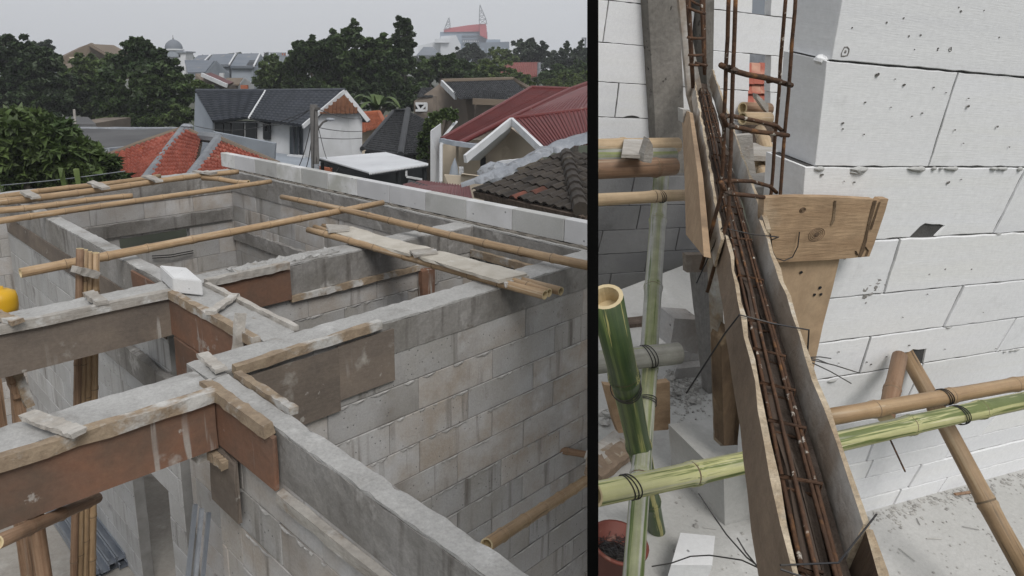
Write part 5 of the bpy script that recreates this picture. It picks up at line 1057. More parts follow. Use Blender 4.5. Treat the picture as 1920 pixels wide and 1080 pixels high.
CH.part('inner_pier', prism([pt(855, 272, 20.4), pt(860, 273, 20.4), pt(860, 330, 20.4), pt(855, 330, 20.4)], (0, .4, 0)), PCRM); CH.part('coping', rbar(pt(938, 304, 18.6), pt(985, 300, 18.2), .3, .08), PWHT)
CH.part('roof_valance', rbar(pt(861, 271, 19.5), pt(900, 272, 20.5), .1, .12), PWHT)
wsingle('parasol', 'folded grey garden parasol on the cream balcony', 'parasol', tube([pt(851, 331, 19.4), pt(851, 329, 19.4), pt(852, 312, 19.4), pt(853, 296, 19.4)], [.11, .14, .09, .01], 10), PGRY)
wsingle('water_cooler', 'small white appliance standing on the cream balcony', 'appliance', rbar(pt(865, 330, 18.9), pt(865, 313, 18.9), .12, .12, (0, 1, 0)), PWHT)
wsingle('tarpaulin', 'grey plastic sheet draped over goods on the balcony', 'tarpaulin', (lambda vf: vf)(lump(WF, pt(932, 326, 18.4), .5, (1.1, .6, .6), 14, .12)), CEMG)
# --- near dark tile roof, tile by tile
TR = FT('tile_roof_house', 'near house roof of dark mossy tiles with cement ridge at the black board', 'house', pt(1000, 420, 11)*[1, 1, 0]+[0, 0, GZ])
q = [pt(884, 352, 10.6), pt(1118, 413, 8.6), pt(1090, 276, 11.2), pt(1055, 292, 11.8)]
q = [pt(880, 362, 11.0), pt(1090, 425, 8.8), pt(1066, 300, 11.0), pt(1050, 305, 11.3)]
# left slope: eave from lower left to lower right, top along the cement strip
E0, E1, T1, T0 = pt(888, 355, 11.0), pt(1085, 412, 8.9), pt(1064, 295, 11.4), pt(955, 318, 12.4)
E0, E1, T1, T0 = pt(884, 357, 10.8), pt(1090, 400, 9.0), pt(1062, 288, 11.6), pt(872, 354, 11.1)
nrm_ = nrm(np.cross(E1-E0, T1-E0)); nrm_ = -nrm_ if nrm_[2] < 0 else nrm_
ue = nrm(E1-E0); us = nrm(np.cross(nrm_, ue)); us = us if us[2] > 0 else -us
def tile_mesh(w_, l_, m):
    V, Fc = [], []
    pr = [(0, .0), (.12, .018), (.3, .035), (.5, .034), (.66, .014), (.8, .004), (1.0, .006)]
    for t, dz in ((0, .022), (1, .0)):
        for k, (a, h) in enumerate(pr): V.append(((a-.5)*w_, t*l_, h+dz))
    for a, h in pr: V.append(((a-.5)*w_, 0, h+.002))
    n = len(pr); Fc = [(i, i+1, n+i+1, n+i) for i in range(n-1)]+[(2*n+i, 2*n+i+1, i+1, i) for i in range(n-1)]
    return me_from(V, Fc, m)
TW, TL = .172, .245
tm = [tile_mesh(TW*1.06, TL*1.12, CLAYD), tile_mesh(TW*1.06, TL*1.12, CLAYR)]
FRM = Matrix([[*ue], [*us], [*nrm_]]).transposed().to_4x4()
Lw = float(np.linalg.norm(E1-E0)); hip0 = lambda u: None
def lay(E0_, ue_, us_, n_, inside, nrow, ncol, u0=0):
    Mx = Matrix([[*ue_], [*us_], [*n_]]).transposed().to_4x4()
    for r_ in range(nrow):
        for c_ in range(ncol):
            u, v_ = u0+(c_+.5)*TW, r_*TL
            if not inside(u, v_+TL*.5): continue
            p = E0_+ue_*(u+random.gauss(0, .006))+us_*(v_+random.gauss(0, .008))+n_*random.gauss(0, .004)
            red = (r_ < 2 and 2.0 < u < 2.95 and random.random() < .55) or (random.random() < .015)
            o = bpy.data.objects.new('tile', tm[1 if red else 0]); C.objects.link(o); o.parent = TR.o
            o.matrix_local = Matrix.Translation(Vector(p-TR.base)) @ Mx @ Matrix.Rotation(random.gauss(0, .02), 4, 'Z') @ Matrix.Rotation(random.gauss(.0, .012), 4, 'X')
loc2 = lambda P: (float((P-E0)@ue), float((P-E0)@us))
tl, tt = loc2(pt(1062, 288, 11.6)), None
# in-plane pixel survey of the slope
def onroof(px, py):
    r = ray(px, py); return CAM+r*((nrm_@(E0-CAM))/(nrm_@r))
poly = [loc2(onroof(*p)) for p in ((886, 357), (1095, 404), (1082, 372), (1062, 290), (1054, 290), (960, 330))]
def inpoly(P):
    def f(x, y):
        c = False; n = len(P)
        for i in range(n):
            (x1, y1), (x2, y2) = P[i], P[i-1]
            if (y1 > y) != (y2 > y) and x < (x2-x1)*(y-y1)/(y2-y1)+x1: c = not c
        return c
    return f
us_ext = [p[1] for p in poly]; print('ROOF', poly)
lay(E0, ue, us, nrm_, inpoly(poly), int(max(us_ext)/TL)+1, int(max(p[0] for p in poly)/TW)+1)
TR.part('roof_deck', prism([E0+ue*a+us*b-nrm_*.02 for a, b in poly], -nrm_*.1), PALET)
# right slope, beyond the hip
F0, F1, F2 = onroof(1090, 404), pt(1190, 392, 9.6), onroof(1064, 292); n2 = nrm(np.cross(F1-F0, F2-F0)); n2 = -n2 if n2[2] < 0 else n2; u2 = nrm(F1-F0); s2 = nrm(np.cross(n2, u2)); s2 = s2 if s2[2] > 0 else -s2
def onr2(px, py): r = ray(px, py); return CAM+r*((n2@(F0-CAM))/(n2@r))
poly2 = [(float((P-F0)@u2), float((P-F0)@s2)) for P in (F0, onr2(1130, 398), onr2(1130, 286), F2)]
lay(F0, u2, s2, n2, inpoly(poly2), int(max(p[1] for p in poly2)/TL)+1, int(max(p[0] for p in poly2)/TW)+1)
TR.part('roof_deck', prism([F0+u2*a+s2*b-n2*.02 for a, b in poly2], -n2*.1), PALET)
def cap_row(a, b, n, m, r=.10):
    for i in range(n):
        p, q_ = a+(b-a)*(i/n), a+(b-a)*((i+1.08)/n); TR.part('ridge_tile', tube([p+[0, 0, .02], q_+[0, 0, .0]], [r*1.08, r*.94], 9), m)
cap_row(onroof(1090, 400)+nrm_*.03, onroof(1062, 292)+nrm_*.03, 9, CLAYD)
def cement(a, pts, wds, th=.05):
    V, Fc = [], []; n = 26
    for i in range(n+1):
        t = i/n*(len(pts)-1); k = min(int(t), len(pts)-2); f = t-k; x, y = [pts[k][j]+(pts[k+1][j]-pts[k][j])*f for j in (0, 1)]; wd = wds[k]+(wds[k+1]-wds[k])*f
        c0 = onroof(x, y-wd/2+random.uniform(-2, 2))+nrm_*.02; c1 = onroof(x, y+wd/2+random.uniform(-3, 3))+nrm_*.02; cm = (c0+c1)/2+nrm_*(th+random.uniform(0, .04)); V += [tuple(c0), tuple(c0*.6+cm*.4+nrm_*.03), tuple(cm), tuple(c1*.6+cm*.4+nrm_*.03), tuple(c1)]
    for i in range(n):
        for k in range(4): p = i*5+k; Fc.append((p, p+1, p+6, p+5))
    return V, Fc
TR.part('cement_strip', cement(None, [(866, 353), (930, 331), (975, 310), (1035, 282), (1075, 268), (1130, 255)], [6, 12, 15, 19, 20, 24]), CEMG)
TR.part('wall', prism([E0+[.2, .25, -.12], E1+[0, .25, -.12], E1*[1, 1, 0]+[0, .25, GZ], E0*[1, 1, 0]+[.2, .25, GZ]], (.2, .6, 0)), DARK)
MS = FT('sheet_roof', 'low ribbed maroon sheet roof between canopy and near tile roof', 'roof', pt(810, 380, 12.5)*[1, 1, 0]+[0, 0, GZ])
MS.part('roof_sheet', slab([pt(755, 348, 13.5), pt(890, 395, 11), pt(880, 350, 13.2), pt(792, 340, 14.8)], .04, 90, 2, corr(18, .03)), METR); MS.part('wall', prism([pt(760, 352, 13.5), pt(885, 392, 11.2), pt(885, 460, 11.2), pt(760, 460, 13.5)], (0, 1, 0)), DARK)
# --- ruined house behind
RH = FT('ruined_house', 'bare brown half ruined house with dark tile roof before the trees', 'house', pt(880, 220, 42)*[1, 1, 0]+[0, 0, GZ])
RH.part('wall', prism([pt(776, 190, 42), pt(810, 168, 42), pt(826, 156, 42), pt(842, 175, 41.6), pt(872, 176, 40), pt(892, 190, 40), pt(892, 340, 40), pt(776, 340, 42)], (0, 2, 0)), PBRN)
RH.part('roof_tiles', tiles([pt(860, 186, 38), pt(992, 180, 40), pt(962, 151, 46), pt(829, 155, 42.2)], 34, 14, .06, .06), SLAD, 'stuff'); RH.part('roof_tiles', tiles([pt(895, 188, 37), pt(955, 190, 37.5), pt(946, 177, 40), pt(900, 168, 40)], 14, 8, .06, .06), SLAD, 'stuff')
RH.part('roof_tiles', tiles([pt(782, 182, 41.8), pt(812, 182, 41.8), pt(812, 165, 44), pt(790, 166, 44)], 8, 6, .06, .06), SLAD, 'stuff')
RH.part('bargeboard', rbar(pt(828, 155, 41.6), pt(855, 182, 39), .12, .3), PWHT); RH.part('ridge_cap', ridge([(829, 154, 42), (962, 150, 46), (992, 168, 43)], .15), ROFB)
RH.part('opening', prism([pt(780, 194, 41.8), pt(800, 194, 41.8), pt(800, 207, 41.8), pt(780, 207, 41.8)], (0, .3, 0)), DARK); RH.part('window_frame', merge(*[rbar(pt(*a), pt(*b), .12, .1, (0, 1, 0)) for a, b in (((779, 194, 41.7), (801, 194, 41.7)), ((779, 207, 41.7), (801, 207, 41.7)), ((780, 194, 41.7), (788, 207, 41.7)), ((788, 207, 41.7), (800, 194, 41.7)), ((800, 194, 41.7), (800, 207, 41.7)))]), PWHT)
RH.part('wall_stub', prism([pt(812, 180, 40.5), pt(818, 180, 40.5), pt(818, 340, 40.5), pt(812, 340, 40.5)], (0, .4, 0)), PBRN); RH.part('eave', rbar(pt(886, 190, 36.8), pt(960, 193, 37), .3, .3), ROFB); RH.part('lower_wall', prism([pt(890, 194, 37.6), pt(985, 192, 39), pt(985, 320, 39), pt(890, 320, 37.6)], (0, 1, 0)), PBRN)
RH.part('sheet', slab([pt(800, 228, 36), pt(826, 222, 36), pt(826, 211, 39), pt(808, 212, 39)], .05, 10, 2, corr(5, .05)), CEMG)
FRD = FT('far_house', 'far house with plain red roof and a pale post at its corner', 'house', pt(978, 160, 75)*[1, 1, 0]+[0, 0, GZ]); FRD.part('roof_slope', slab([pt(930, 143, 70), pt(1011, 143, 70), pt(1011, 117, 80), pt(944, 118, 80)], .2, 60, 8, corr(20, .08)), CLAYF); FRD.part('post', tube([pt(1011, 117, 70), pt(1010, 165, 70)], .18, 6), CEMG)
# --- left background houses
GH = FT('far_house', 'far house with a broad brown gable roof above the left trees', 'house', pt(150, 150, 85)*[1, 1, 0]+[0, 0, GZ])
GH.part('roof_slope', slab([pt(92, 116, 84), pt(160, 111, 80), pt(168, 82, 90), pt(150, 88, 92)], .3, 8, 8), ROFB); GH.part('gable_wall', prism([pt(108, 112, 82), pt(166, 82, 82), pt(206, 104, 82), pt(206, 150, 82), pt(108, 150, 82)], (0, 6, 0)), ROFB); GH.part('roof_slope', slab([pt(206, 103, 80), pt(168, 81, 80), pt(172, 80, 92), pt(212, 100, 92)], .3, 6, 4), ROFB)
GH.part('wall', prism([pt(92, 116, 83.5), pt(135, 114, 83.5), pt(135, 160, 83.5), pt(92, 160, 83.5)], (0, 5, 0)), PCRM); GH.part('chimney', rbar(pt(143, 118, 79), pt(143, 108, 79), 1.0, 1.0, (0, 1, 0)), PCRM)
GB = FT('far_house', 'small grey brown roof with pale wall below the brown gable at left', 'house', pt(115, 150, 70)*[1, 1, 0]+[0, 0, GZ]); GB.part('roof_slope', slab([pt(108, 142, 66), pt(138, 135, 66), pt(132, 118, 74), pt(100, 125, 74)], .2, 6, 4), ROFB); GB.part('wall', prism([pt(96, 128, 67), pt(110, 142, 66.5), pt(110, 170, 66.5), pt(96, 170, 67)], (0, 4, 0)), PGRY); GB.part('side_wall', prism([pt(110, 142, 66.4), pt(136, 137, 66.4), pt(136, 170, 66.4), pt(110, 170, 66.4)], (0, 4, 0)), ROFB)
MQ = FT('mosque_tower', 'small domed tower with finial above the trees', 'tower', pt(326, 150, 140)*[1, 1, 0]+[0, 0, GZ])
def lathe(c, prof, n=20):
    V, Fc = [], []
    for r_, h in prof:
        for k in range(n): a = 2*math.pi*k/n; V.append((c[0]+r_*math.cos(a), c[1]+r_*math.sin(a), c[2]+h))
    for i in range(len(prof)-1):
        for k in range(n): a, b = i*n+k, i*n+(k+1) % n; Fc.append((a, b, b+n, a+n))
    return V, Fc
u_ = 140/FPX; c = pt(326, 92, 140)
MQ.part('dome', lathe(c, [(15*u_, 0), (15.5*u_, 3*u_), (14*u_, 8*u_), (10.5*u_, 12.5*u_), (6*u_, 15.5*u_), (1.5*u_, 17.3*u_), (.01, 17.5*u_)]), ROFS, smooth=True); MQ.part('drum', lathe(c, [(16*u_, -14*u_), (16*u_, -2*u_)], 16), PGRY); MQ.part('cornice', lathe(c, [(16*u_, -3*u_), (18*u_, -2.4*u_), (18*u_, 0), (15*u_, .3*u_)]), PWHT)
MQ.part('finial', lathe(c, [(.6*u_, 17*u_), (1.2*u_, 19*u_), (.5*u_, 20*u_), (.4*u_, 24.5*u_), (.01, 25*u_)], 8), POLE); MQ.part('base_block', prism([pt(309, 97, 139), pt(348, 97, 139), pt(348, 150, 139), pt(309, 150, 139)], (0, 4, 0)), PWHT); MQ.part('ledge', prism([pt(308, 96, 138.6), pt(349, 96, 138.6), pt(349, 98.5, 138.6), pt(308, 98.5, 138.6)], (0, 5, 0)), PGRY)
for x in (318, 326, 336): MQ.part('window', prism([pt(x-2, 102, 138.9), pt(x+2, 102, 138.9), pt(x+2, 107, 138.9), pt(x-2, 107, 138.9)], (0, .5, 0)), DARK)
def row_house(lab, x0, x1, yr, ye, xg, yb, d, gable):
    T = FT('row_house', lab, 'house', pt((x0+x1)/2, yb, d)*[1, 1, 0]+[0, 0, GZ], 'grey slate roofed row houses')
    T.part('roof_slope', slab([pt(x0-8, ye, d-3), pt(x1-12, ye, d-3), pt(x1, yr, d+4), pt(x0+6, yr+1, d+4)], .25, 20, 18, lambda s, t: .08*(1-(t*9) % 1)), ROFS)
    T.part('wall', prism([pt(x0-6, ye+1, d-2.6), pt(x1-12, ye+1, d-2.6), pt(x1-12, yb+30, d-2.6), pt(x0-6, yb+30, d-2.6)], (0, 4, 0)), PGRY)
    if gable: T.part('gable_wall', prism([pt(x1-13, ye, d-2.8), pt(x1+1, yr, d+3.6), pt(x1+12, yr+18, d+6), pt(x1+12, yb+30, d+6), pt(x1-13, yb+30, d-2.8)], (-.3, .2, 0)), PGRY)
    T.part('roof_verge', rbar(pt(x1-12, ye-1, d-3.1), pt(x1, yr-1, d+3.9), .16, .15), PWHT)
    return T
row_house('leftmost grey slate row house left of the stepped roofs', 366, 395, 104, 116, 0, 130, 80, False); row_house('middle grey slate row house of the stepped roofs', 393, 442, 102, 122, 0, 140, 78, False)
T = row_house('tallest grey slate row house with a patched roof and big gable', 440, 488, 101, 125, 0, 150, 76, True); T.part('roof_patch', slab([pt(462, 122, 73.4), pt(480, 122, 73.4), pt(482, 113, 76), pt(468, 113, 76)], .1, 2, 2), DARK)
LR = FT('row_house', 'low slate roofed house with grey gable before the row houses', 'house', pt(380, 150, 62)*[1, 1, 0]+[0, 0, GZ]); LR.part('roof_slope', slab([pt(352, 137, 60), pt(385, 136, 60), pt(402, 114, 66), pt(346, 114, 66)], .2, 12, 12, lambda s, t: .06*(1-(t*8) % 1)), ROFS); LR.part('gable_wall', prism([pt(385, 137, 60.2), pt(403, 114, 63), pt(426, 137, 66), pt(426, 190, 66), pt(385, 190, 60.2)], (0, .5, 0)), PGRY); LR.part('window', prism([pt(411, 137, 61.8), pt(419, 137, 62), pt(419, 146, 62), pt(411, 146, 61.8)], (0, .3, 0)), PWHT)
RL = FT('small_house', 'little house with narrow red sheet roof and white barge board', 'house', pt(400, 175, 50)*[1, 1, 0]+[0, 0, GZ]); RL.part('roof_slope', slab([pt(380, 141, 48), pt(424, 160, 47), pt(438, 155, 50), pt(396, 137, 51)], .1, 40, 3, corr(14, .05)), METR); RL.part('bargeboard', rbar(pt(378, 140, 47.8), pt(426, 161, 46.8), .1, .25), PWHT); RL.part('wall', prism([pt(366, 138, 48.5), pt(378, 141, 48.5), pt(420, 161, 47.5), pt(420, 200, 47.5), pt(366, 200, 48.5)], (0, 3, 0)), PBRN); RL.part('window', prism([pt(402, 160, 47.3), pt(412, 164, 47.2), pt(412, 172, 47.2), pt(402, 172, 47.3)], (0, .3, 0)), DARK)
SM = FT('small_house', 'low beige roofed shed with bluish white gable near the row houses', 'house', pt(450, 170, 52)*[1, 1, 0]+[0, 0, GZ]); SM.part('roof_slope', slab([pt(424, 157, 50), pt(448, 158, 50), pt(456, 146, 54), pt(424, 146, 54)], .1, 8, 3), ROFB); SM.part('gable_wall', prism([pt(446, 160, 50.2), pt(457, 146, 52), pt(474, 158, 54), pt(474, 200, 54), pt(446, 200, 50.2)], (0, .4, 0)), PWHT); SM.part('orange_tank', rbar(pt(452, 163, 49.5), pt(465, 163, 49.5), .25, .25), CLAYL)
WG = FT('far_house', 'pale roof gable half hidden in the trees right of the row houses', 'house', pt(508, 150, 70)*[1, 1, 0]+[0, 0, GZ]); WG.part('roof_slope', slab([pt(492, 140, 69), pt(512, 140, 69), pt(524, 125, 73), pt(506, 127, 73)], .2, 6, 3), PGRY); WG.part('gable_wall', prism([pt(492, 140, 69.2), pt(524, 126, 69.2), pt(524, 170, 69.2), pt(492, 170, 69.2)], (0, 2, 0)), PGRY)
FB = FT('flat_block', 'far grey flat roofed block with water tanks and railing', 'building', pt(520, 130, 120)*[1, 1, 0]+[0, 0, GZ]); FB.part('wall', prism([pt(503, 104, 120), pt(540, 104, 120), pt(540, 160, 120), pt(503, 160, 120)], (0, 8, 0)), PGRY); FB.part('railing', merge(*[rbar(pt(504+4*i, 104, 119.8), pt(504+4*i, 99, 119.8), .1, .1, (0, 1, 0)) for i in range(9)], rbar(pt(504, 99, 119.8), pt(537, 99, 119.8), .12, .12)), PGRY)
for x, m_ in ((524, PGRY), (532, CLAYL)): FB.part('water_tank', tube([pt(x, 104, 121), pt(x, 98.5, 121)], .33, 10), m_)
# --- the big complex far away
d = 420.
TC = FT('office_complex', 'far hospital like complex with red crown block and lattice masts', 'building', pt(870, 120, d)*[1, 1, 0]+[0, 0, GZ])
def fbox(name, poly, dd, dep, m, lab=None): return TC.part(name, prism([pt(a, b, dd) for a, b in poly], (0, dep, 0)), m, None, lab)
fbox('glass_block', [(825, 60), (895, 57), (914, 60), (914, 130), (825, 130)], d, 30, TWRG); fbox('red_crown', [(832, 54), (880, 47), (911, 44), (914, 72), (908, 72), (906, 59), (832, 60)], d-1, 28, TWRR); fbox('red_wing', [(900, 50), (912, 48), (914, 73), (900, 66)], d-6, 6, TWRR)
fbox('white_block', [(826, 68), (855, 66), (864, 84), (864, 130), (826, 130)], d-12, 20, TWRW); fbox('white_block', [(784, 86), (826, 76), (826, 130), (784, 130)], d-8, 20, TWRW); fbox('white_block', [(815, 73), (842, 71), (842, 80), (815, 80)], d-14, 10, TWRW)
fbox('dark_block', [(898, 80), (955, 78), (955, 130), (898, 130)], d-20, 20, TWRD); fbox('dark_block', [(912, 74), (938, 74), (938, 80), (912, 80)], d-10, 10, TWRG)
for y_ in (66, 73, 80): fbox('window_band', [(866, y_), (899, y_-1), (899, y_+2), (866, y_+3)], d-.6, .5, TWRD)
for k in range(8): fbox('window', [(868+4*k, 76), (870+4*k, 76), (870+4*k, 78.6), (868+4*k, 78.6)], d-1.2, .5, TWRW)
for k in range(5): fbox('window', [(903+10*k, 90), (908+10*k, 90), (908+10*k, 104), (903+10*k, 104)], d-20.6, .5, TWRG)
def mast(pts_l, pts_r, dd, lab):
    m = []
    A = [pt(*p, dd) for p in pts_l]; B = [pt(*p, dd) for p in pts_r]
    m += [tube(A, .22, 4), tube(B, .22, 4)]
    for i in range(len(A)-1): m += [tube([A[i], B[i+1]], .14, 4), tube([B[i], A[i+1]], .14, 4), tube([A[i], B[i]], .14, 4)]
    return merge(*m)
TC.part('lattice_mast', mast([(899, 45), (898.5, 37), (899, 30), (899, 20), (900, 10)], [(913, 45), (911, 36), (908, 28), (904, 19), (900, 9)], d-2, None), CEMG, None, 'tall curved lattice mast'); TC.part('lattice_mast', mast([(833, 56), (836, 47), (839, 40), (841, 34)], [(844, 52), (844, 45), (843, 39), (842, 33)], d-2, None), CEMG, None, 'small curved lattice mast')
HB = FT('pavilion', 'grey hip roofed white pavilion in front of the far complex', 'building', pt(803, 105, 260)*[1, 1, 0]+[0, 0, GZ]); HB.part('wall', prism([pt(784, 102, 258), pt(822, 102, 258), pt(822, 140, 258), pt(784, 140, 258)], (0, 10, 0)), TWRW); HB.part('roof', slab([pt(781, 103, 252), pt(825, 103, 252), pt(812, 88, 262), pt(794, 88, 262)], .6, 2, 2), ROFS)
LPM = FT('street_lamp', 'tall thin street lamp at the far right by the black board', 'lamp', pt(1098, 110, 100)*[1, 1, 0]+[0, 0, GZ]); LPM.part('pole', tube([pt(1098, 130, 100)*[1, 1, 0]+[0, 0, GZ], pt(1098, 72, 100)], .14, 6), CEMG); LPM.part('lamp_head', rbar(pt(1091, 71.5, 100), pt(1099, 71.5, 100), .4, .15), CEMG)
# --- trees
GT = 'trees beyond the houses'
def tree(name, label, lumps, d, leaf, n, m, trunk=True, cat='tree', asp=1.7, fill=.35, grp=GT):
    """lumps: (px, py, rx, ry) ellipses in pixels at distance d; leaves sit in clumps through each lump's volume"""
    sc = d/FPX; allv, tw = [], []
    A_tot = sum(l[2]*l[3] for l in lumps)
    cx = sum(l[0]*l[2]*l[3] for l in lumps)/A_tot; base = pt(cx, 300, d)*[1, 1, 0]+[0, 0, GZ]; cps = []
    for (x, y, rx, ry) in lumps:
        c = pt(x, y, d)+np.array([0, RNG.normal(0, .3)*rx*sc, 0]); rad = np.array([rx*sc, .8*math.sqrt(rx*ry)*sc, ry*sc]); cps.append((c, rad))
        nl = int(n*rx*ry/A_tot); ncl = max(16, int(60*math.sqrt(rx*ry/1600.))+14)
        dirs = RNG.normal(0, 1, (ncl, 3)); dirs /= np.linalg.norm(dirs, axis=1)[:, None]; rr_ = RNG.uniform(.12, 1.16, ncl)**.62
        cc = c+dirs*rad*rr_[:, None]; cr = RNG.uniform(.10, .27, ncl)*min(rad)*np.where(rr_ > 1, .7, 1)
        k = RNG.integers(0, ncl, nl); v_ = RNG.normal(0, 1, (nl, 3)); v_ /= np.linalg.norm(v_, axis=1)[:, None]; v_[:, 2] = np.where(RNG.random(nl) < .6, np.abs(v_[:, 2]), v_[:, 2])
        p = cc[k]+v_*(cr[k]*RNG.uniform(.55, 1.08, nl))[:, None]*np.array([1.1, 1.1, .85])
        allv.append((p, v_))
    P = np.concatenate([a for a, _ in allv]); Vd = np.concatenate([b for _, b in allv]); N = len(P)
    nr = Vd*.55+RNG.normal(0, .55, (N, 3))+np.array([0, 0, .5]); nr /= np.linalg.norm(nr, axis=1)[:, None]
    t = np.cross(nr, RNG.normal(0, 1, (N, 3))); t /= np.linalg.norm(t, axis=1)[:, None]; b = np.cross(nr, t); s = leaf*RNG.uniform(.7, 1.35, N)[:, None]
    ve = np.empty((N, 4, 3)); ve[:, 0] = P-t*s*asp/2; ve[:, 1] = P+b*s/2+nr*s*.12-t*s*.1; ve[:, 2] = P+t*s*asp/2-nr*s*.25; ve[:, 3] = P-b*s/2+nr*s*.12-t*s*.1
    me = bpy.data.meshes.new('m'); me.vertices.add(N*4); me.vertices.foreach_set('co', (ve-base).ravel()); me.loops.add(N*4); me.loops.foreach_set('vertex_index', np.arange(N*4)); me.polygons.add(N); me.polygons.foreach_set('loop_start', np.arange(0, N*4, 4)); me.polygons.foreach_set('loop_total', np.full(N, 4)); me.materials.append(m); me.update(calc_edges=True)
    T = FT(name, label, cat, base, grp); add('crown', me, T.o)
    if trunk:
        big = max(cps, key=lambda q_: q_[1][0]*q_[1][2]); r0 = .035*(big[0][2]-GZ)+.05; hub = np.array([base[0], base[1], GZ+(big[0][2]-GZ)*.55])
        T.part('trunk', tube([base, (base+hub)/2+[.1, 0, 0], hub], [r0*1.3, r0, r0*.8], 8), BARK)
        lv = [tube([hub, (hub+c_)/2+RNG.normal(0, .15, 3)*rd_[0], c_], [r0*.6, r0*.4, r0*.15], 6) for c_, rd_ in cps]
        T.part('limb', merge(*lv), BARK)
    return T
tree('mango_tree', 'big leaved mango tree close behind the rear wall at left', [(40, 262, 62, 52), (105, 285, 70, 55), (165, 318, 58, 42), (60, 325, 75, 45), (20, 235, 40, 30), (130, 340, 75, 35)], 14, .13, 14000, LEAF[1], asp=2.6, grp=None)
tree('broadleaf_tree', 'tall dark tree at the left edge behind the mango tree', [(25, 110, 48, 42), (75, 150, 52, 50), (25, 180, 60, 50), (95, 195, 45, 45), (60, 115, 35, 30), (8, 72, 12, 6), (18, 70, 6, 5)], 42, 0.187, 27000, LEAF[3])
tree('broadleaf_tree', 'small far crown peeping over the left edge tree', [(72, 92, 38, 17), (100, 100, 12, 12)], 75, 0.252, 3960, LEAF[4])
tree('broadleaf_tree', 'lighter green tree left of the big round one', [(165, 145, 52, 40), (205, 128, 45, 26), (140, 185, 40, 35), (185, 195, 60, 35)], 46, 0.187, 19800, LEAF[1])
tree('broadleaf_tree', 'big round dark tree in the middle of the left skyline', [(265, 120, 52, 32), (305, 152, 55, 44), (260, 170, 60, 55), (335, 185, 40, 45), (262, 92, 26, 18), (230, 205, 50, 30), (290, 118, 26, 18), (300, 210, 60, 28)], 40, 0.173, 43200, LEAF[0])
tree('broadleaf_tree', 'light leafed tree right of the row houses', [(525, 130, 40, 26), (500, 145, 24, 14), (560, 118, 36, 26), (530, 155, 50, 18), (505, 158, 30, 14)], 52, 0.202, 13500, LEAF[1])
tree('broadleaf_tree', 'tall dense dark tree behind the white gable, left summit', [(610, 92, 46, 28), (600, 130, 60, 42), (660, 62, 18, 22), (660, 95, 45, 38), (630, 155, 60, 30), (570, 100, 30, 22)], 50, 0.194, 30600, LEAF[0])
tree('broadleaf_tree', 'narrow ivy covered tree forming the highest summit', [(757, 58, 20, 24), (757, 85, 23, 22), (755, 112, 24, 22)], 50, 0.173, 12600, LEAF[3])
tree('broadleaf_tree', 'round dark tree between the two summits', [(715, 92, 32, 26), (700, 125, 45, 38), (735, 130, 40, 34), (680, 160, 50, 28), (730, 172, 50, 24)], 49, 0.194, 22500, LEAF[0])
tree('broadleaf_tree', 'mid green tree below the far complex', [(800, 132, 48, 24), (845, 128, 45, 24), (780, 160, 45, 26), (875, 140, 35, 20), (830, 112, 20, 10)], 58, 0.216, 16200, LEAF[0])
tree('broadleaf_tree', 'yellowish light tree before the far red roof', [(925, 132, 45, 20), (960, 146, 36, 14), (900, 140, 25, 14), (980, 155, 25, 12)], 60, 0.187, 10800, LEAF[2])
tree('broadleaf_tree', 'yellow green small crown under the dark office block', [(935, 102, 22, 12), (950, 112, 20, 12)], 85, 0.216, 3600, LEAF[2])
tree('broadleaf_tree', 'purplish dark crown in front of the far complex', [(878, 96, 20, 14), (890, 104, 18, 12), (862, 105, 15, 10)], 120, .4, 3000, LEAF[4])
tree('broadleaf_tree', 'dark crown right of the far complex', [(982, 86, 22, 14), (1005, 92, 22, 18), (975, 102, 28, 16), (1020, 105, 25, 14), (1000, 118, 35, 12)], 95, 0.259, 10800, LEAF[4])
tree('broadleaf_tree', 'far crowns below the street lamp at right', [(1050, 112, 30, 14), (1085, 106, 28, 15), (1070, 125, 40, 16), (1115, 110, 30, 18), (1030, 125, 30, 12)], 90, 0.259, 9900, LEAF[4])
tree('conifer_tree', 'slim dark conifer, left one of the pair at right', [(1063, 84, 5, 8), (1063, 94, 7, 9), (1052, 96, 5, 5)], 92, 0.180, 2340, LEAF[3]); tree('conifer_tree', 'slim dark conifer, right one of the pair near the lamp', [(1090, 81, 5, 7), (1090, 92, 6, 9)], 92, 0.180, 2160, LEAF[3])
tree('broadleaf_tree', 'light green tree above the maroon roof at right', [(1065, 150, 36, 14), (1100, 146, 30, 14), (1035, 158, 25, 10), (1090, 160, 40, 10)], 62, 0.187, 8100, LEAF[2])
tree('broadleaf_tree', 'dark tree behind the maroon roof at right', [(1040, 140, 30, 16), (1080, 132, 40, 16), (1120, 130, 30, 20), (1020, 150, 20, 12)], 68, 0.216, 9000, LEAF[0])
tree('garden_bush', 'leafy bush climbing beside the cream house', [(803, 250, 16, 22), (815, 222, 18, 12), (795, 285, 12, 20), (840, 215, 20, 10)], 22.5, .12, 3200, LEAF[1], cat='bush', grp=None)
tree('garden_bush', 'dark undergrowth behind the hipped and ruined houses', [(650, 190, 50, 16), (720, 190, 40, 18), (770, 196, 30, 14), (690, 175, 60, 20)], 43, 0.158, 11700, LEAF[3], trunk=False, cat='bush', grp=None)
tree('garden_bush', 'low green bushes between the left trees and the white house', [(340, 215, 25, 18), (300, 228, 45, 10), (230, 228, 50, 10), (370, 160, 12, 8), (388, 165, 14, 5)], 37, .2, 5000, LEAF[1], trunk=False, cat='bush', grp=None)
tree('far_woods', 'distant strip of woods closing the horizon behind everything', [(60+75*i, 116+3*math.sin(i*2.1), 48, 12) for i in range(15)], 190, .9, 7000, LEAF[4], trunk=False, cat='woods', grp=None)
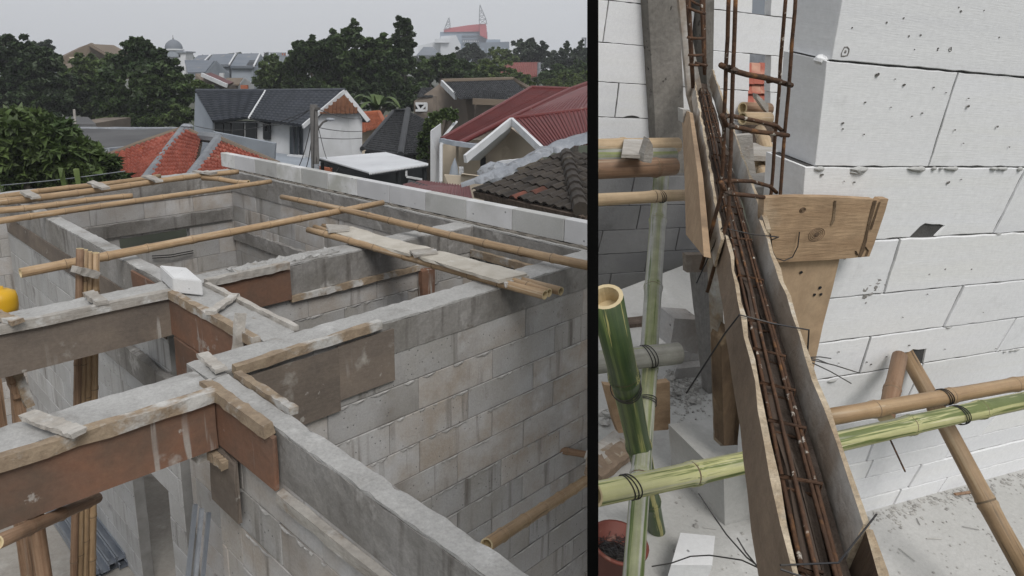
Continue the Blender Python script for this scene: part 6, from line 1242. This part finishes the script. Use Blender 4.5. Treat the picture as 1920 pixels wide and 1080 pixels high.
# banana plants: big arching leaves
BN = FT('banana_plant', 'banana plant with broad arching leaves behind the hipped roof', 'plant', pt(705, 215, 34)*[1, 1, 0]+[0, 0, GZ])
BN.part('stem', tube([pt(707, 250, 34)*[1, 1, 0]+[0, 0, GZ], pt(707, 205, 34)], [.16, .1], 8), LEAF[1])
def bleaf(c, ang, ln, wd, rise):
    V, Fc = [], []; n = 8; dx = np.array([math.cos(ang), math.sin(ang), 0]); sx = np.array([-dx[1], dx[0], 0])
    for i in range(n+1):
        t = i/n; p = c+dx*ln*t+np.array([0, 0, rise*math.sin(math.pi*min(1, t*.75))*1.0-.5*t*t*ln*.6]); ww = wd*math.sin(math.pi*(t*.92+.06))**.6
        V += [tuple(p-sx*ww/2-[0, 0, .1*ww]), tuple(p), tuple(p+sx*ww/2-[0, 0, .1*ww])]
    for i in range(n): a = i*3; Fc += [(a, a+1, a+4, a+3), (a+1, a+2, a+5, a+4)]
    return V, Fc
for k in range(9): BN.part('banana_leaf', bleaf(pt(707, 203, 34), 6.28*k/9+random.uniform(-.2, .2), random.uniform(.9, 1.4), .36, random.uniform(.4, .8)), LEAF[1])
for i, (x, y) in enumerate(((122, 345), (150, 348), (6, 350))):
    wsingle('banana_leaf_tip', ['pointed young leaf standing in front of the mango tree', 'smaller pointed young leaf right of the other one', 'yellow green leaf tip at the very left edge'][i], 'leaf', bleaf(pt(x, y+18, 12.8), random.uniform(0, 6), .12, .10, .5), LEAF[2])

# ================================================================ HAZE
hm = bpy.data.materials.new('haze'); hm.use_nodes = True; hn = hm.node_tree; hn.nodes.clear()
pv = hn.nodes.new('ShaderNodeVolumePrincipled'); pv.inputs['Color'].default_value = (.93, .95, 1, 1); pv.inputs['Density'].default_value = .0009; pv.inputs['Anisotropy'].default_value = 0
ho = hn.nodes.new('ShaderNodeOutputMaterial'); hn.links.new(pv.outputs[0], ho.inputs['Volume'])
vf = box(-720, 720, -80, 820, -4, 60); add('haze', me_from(vf[0], vf[1], hm), kind='stuff')
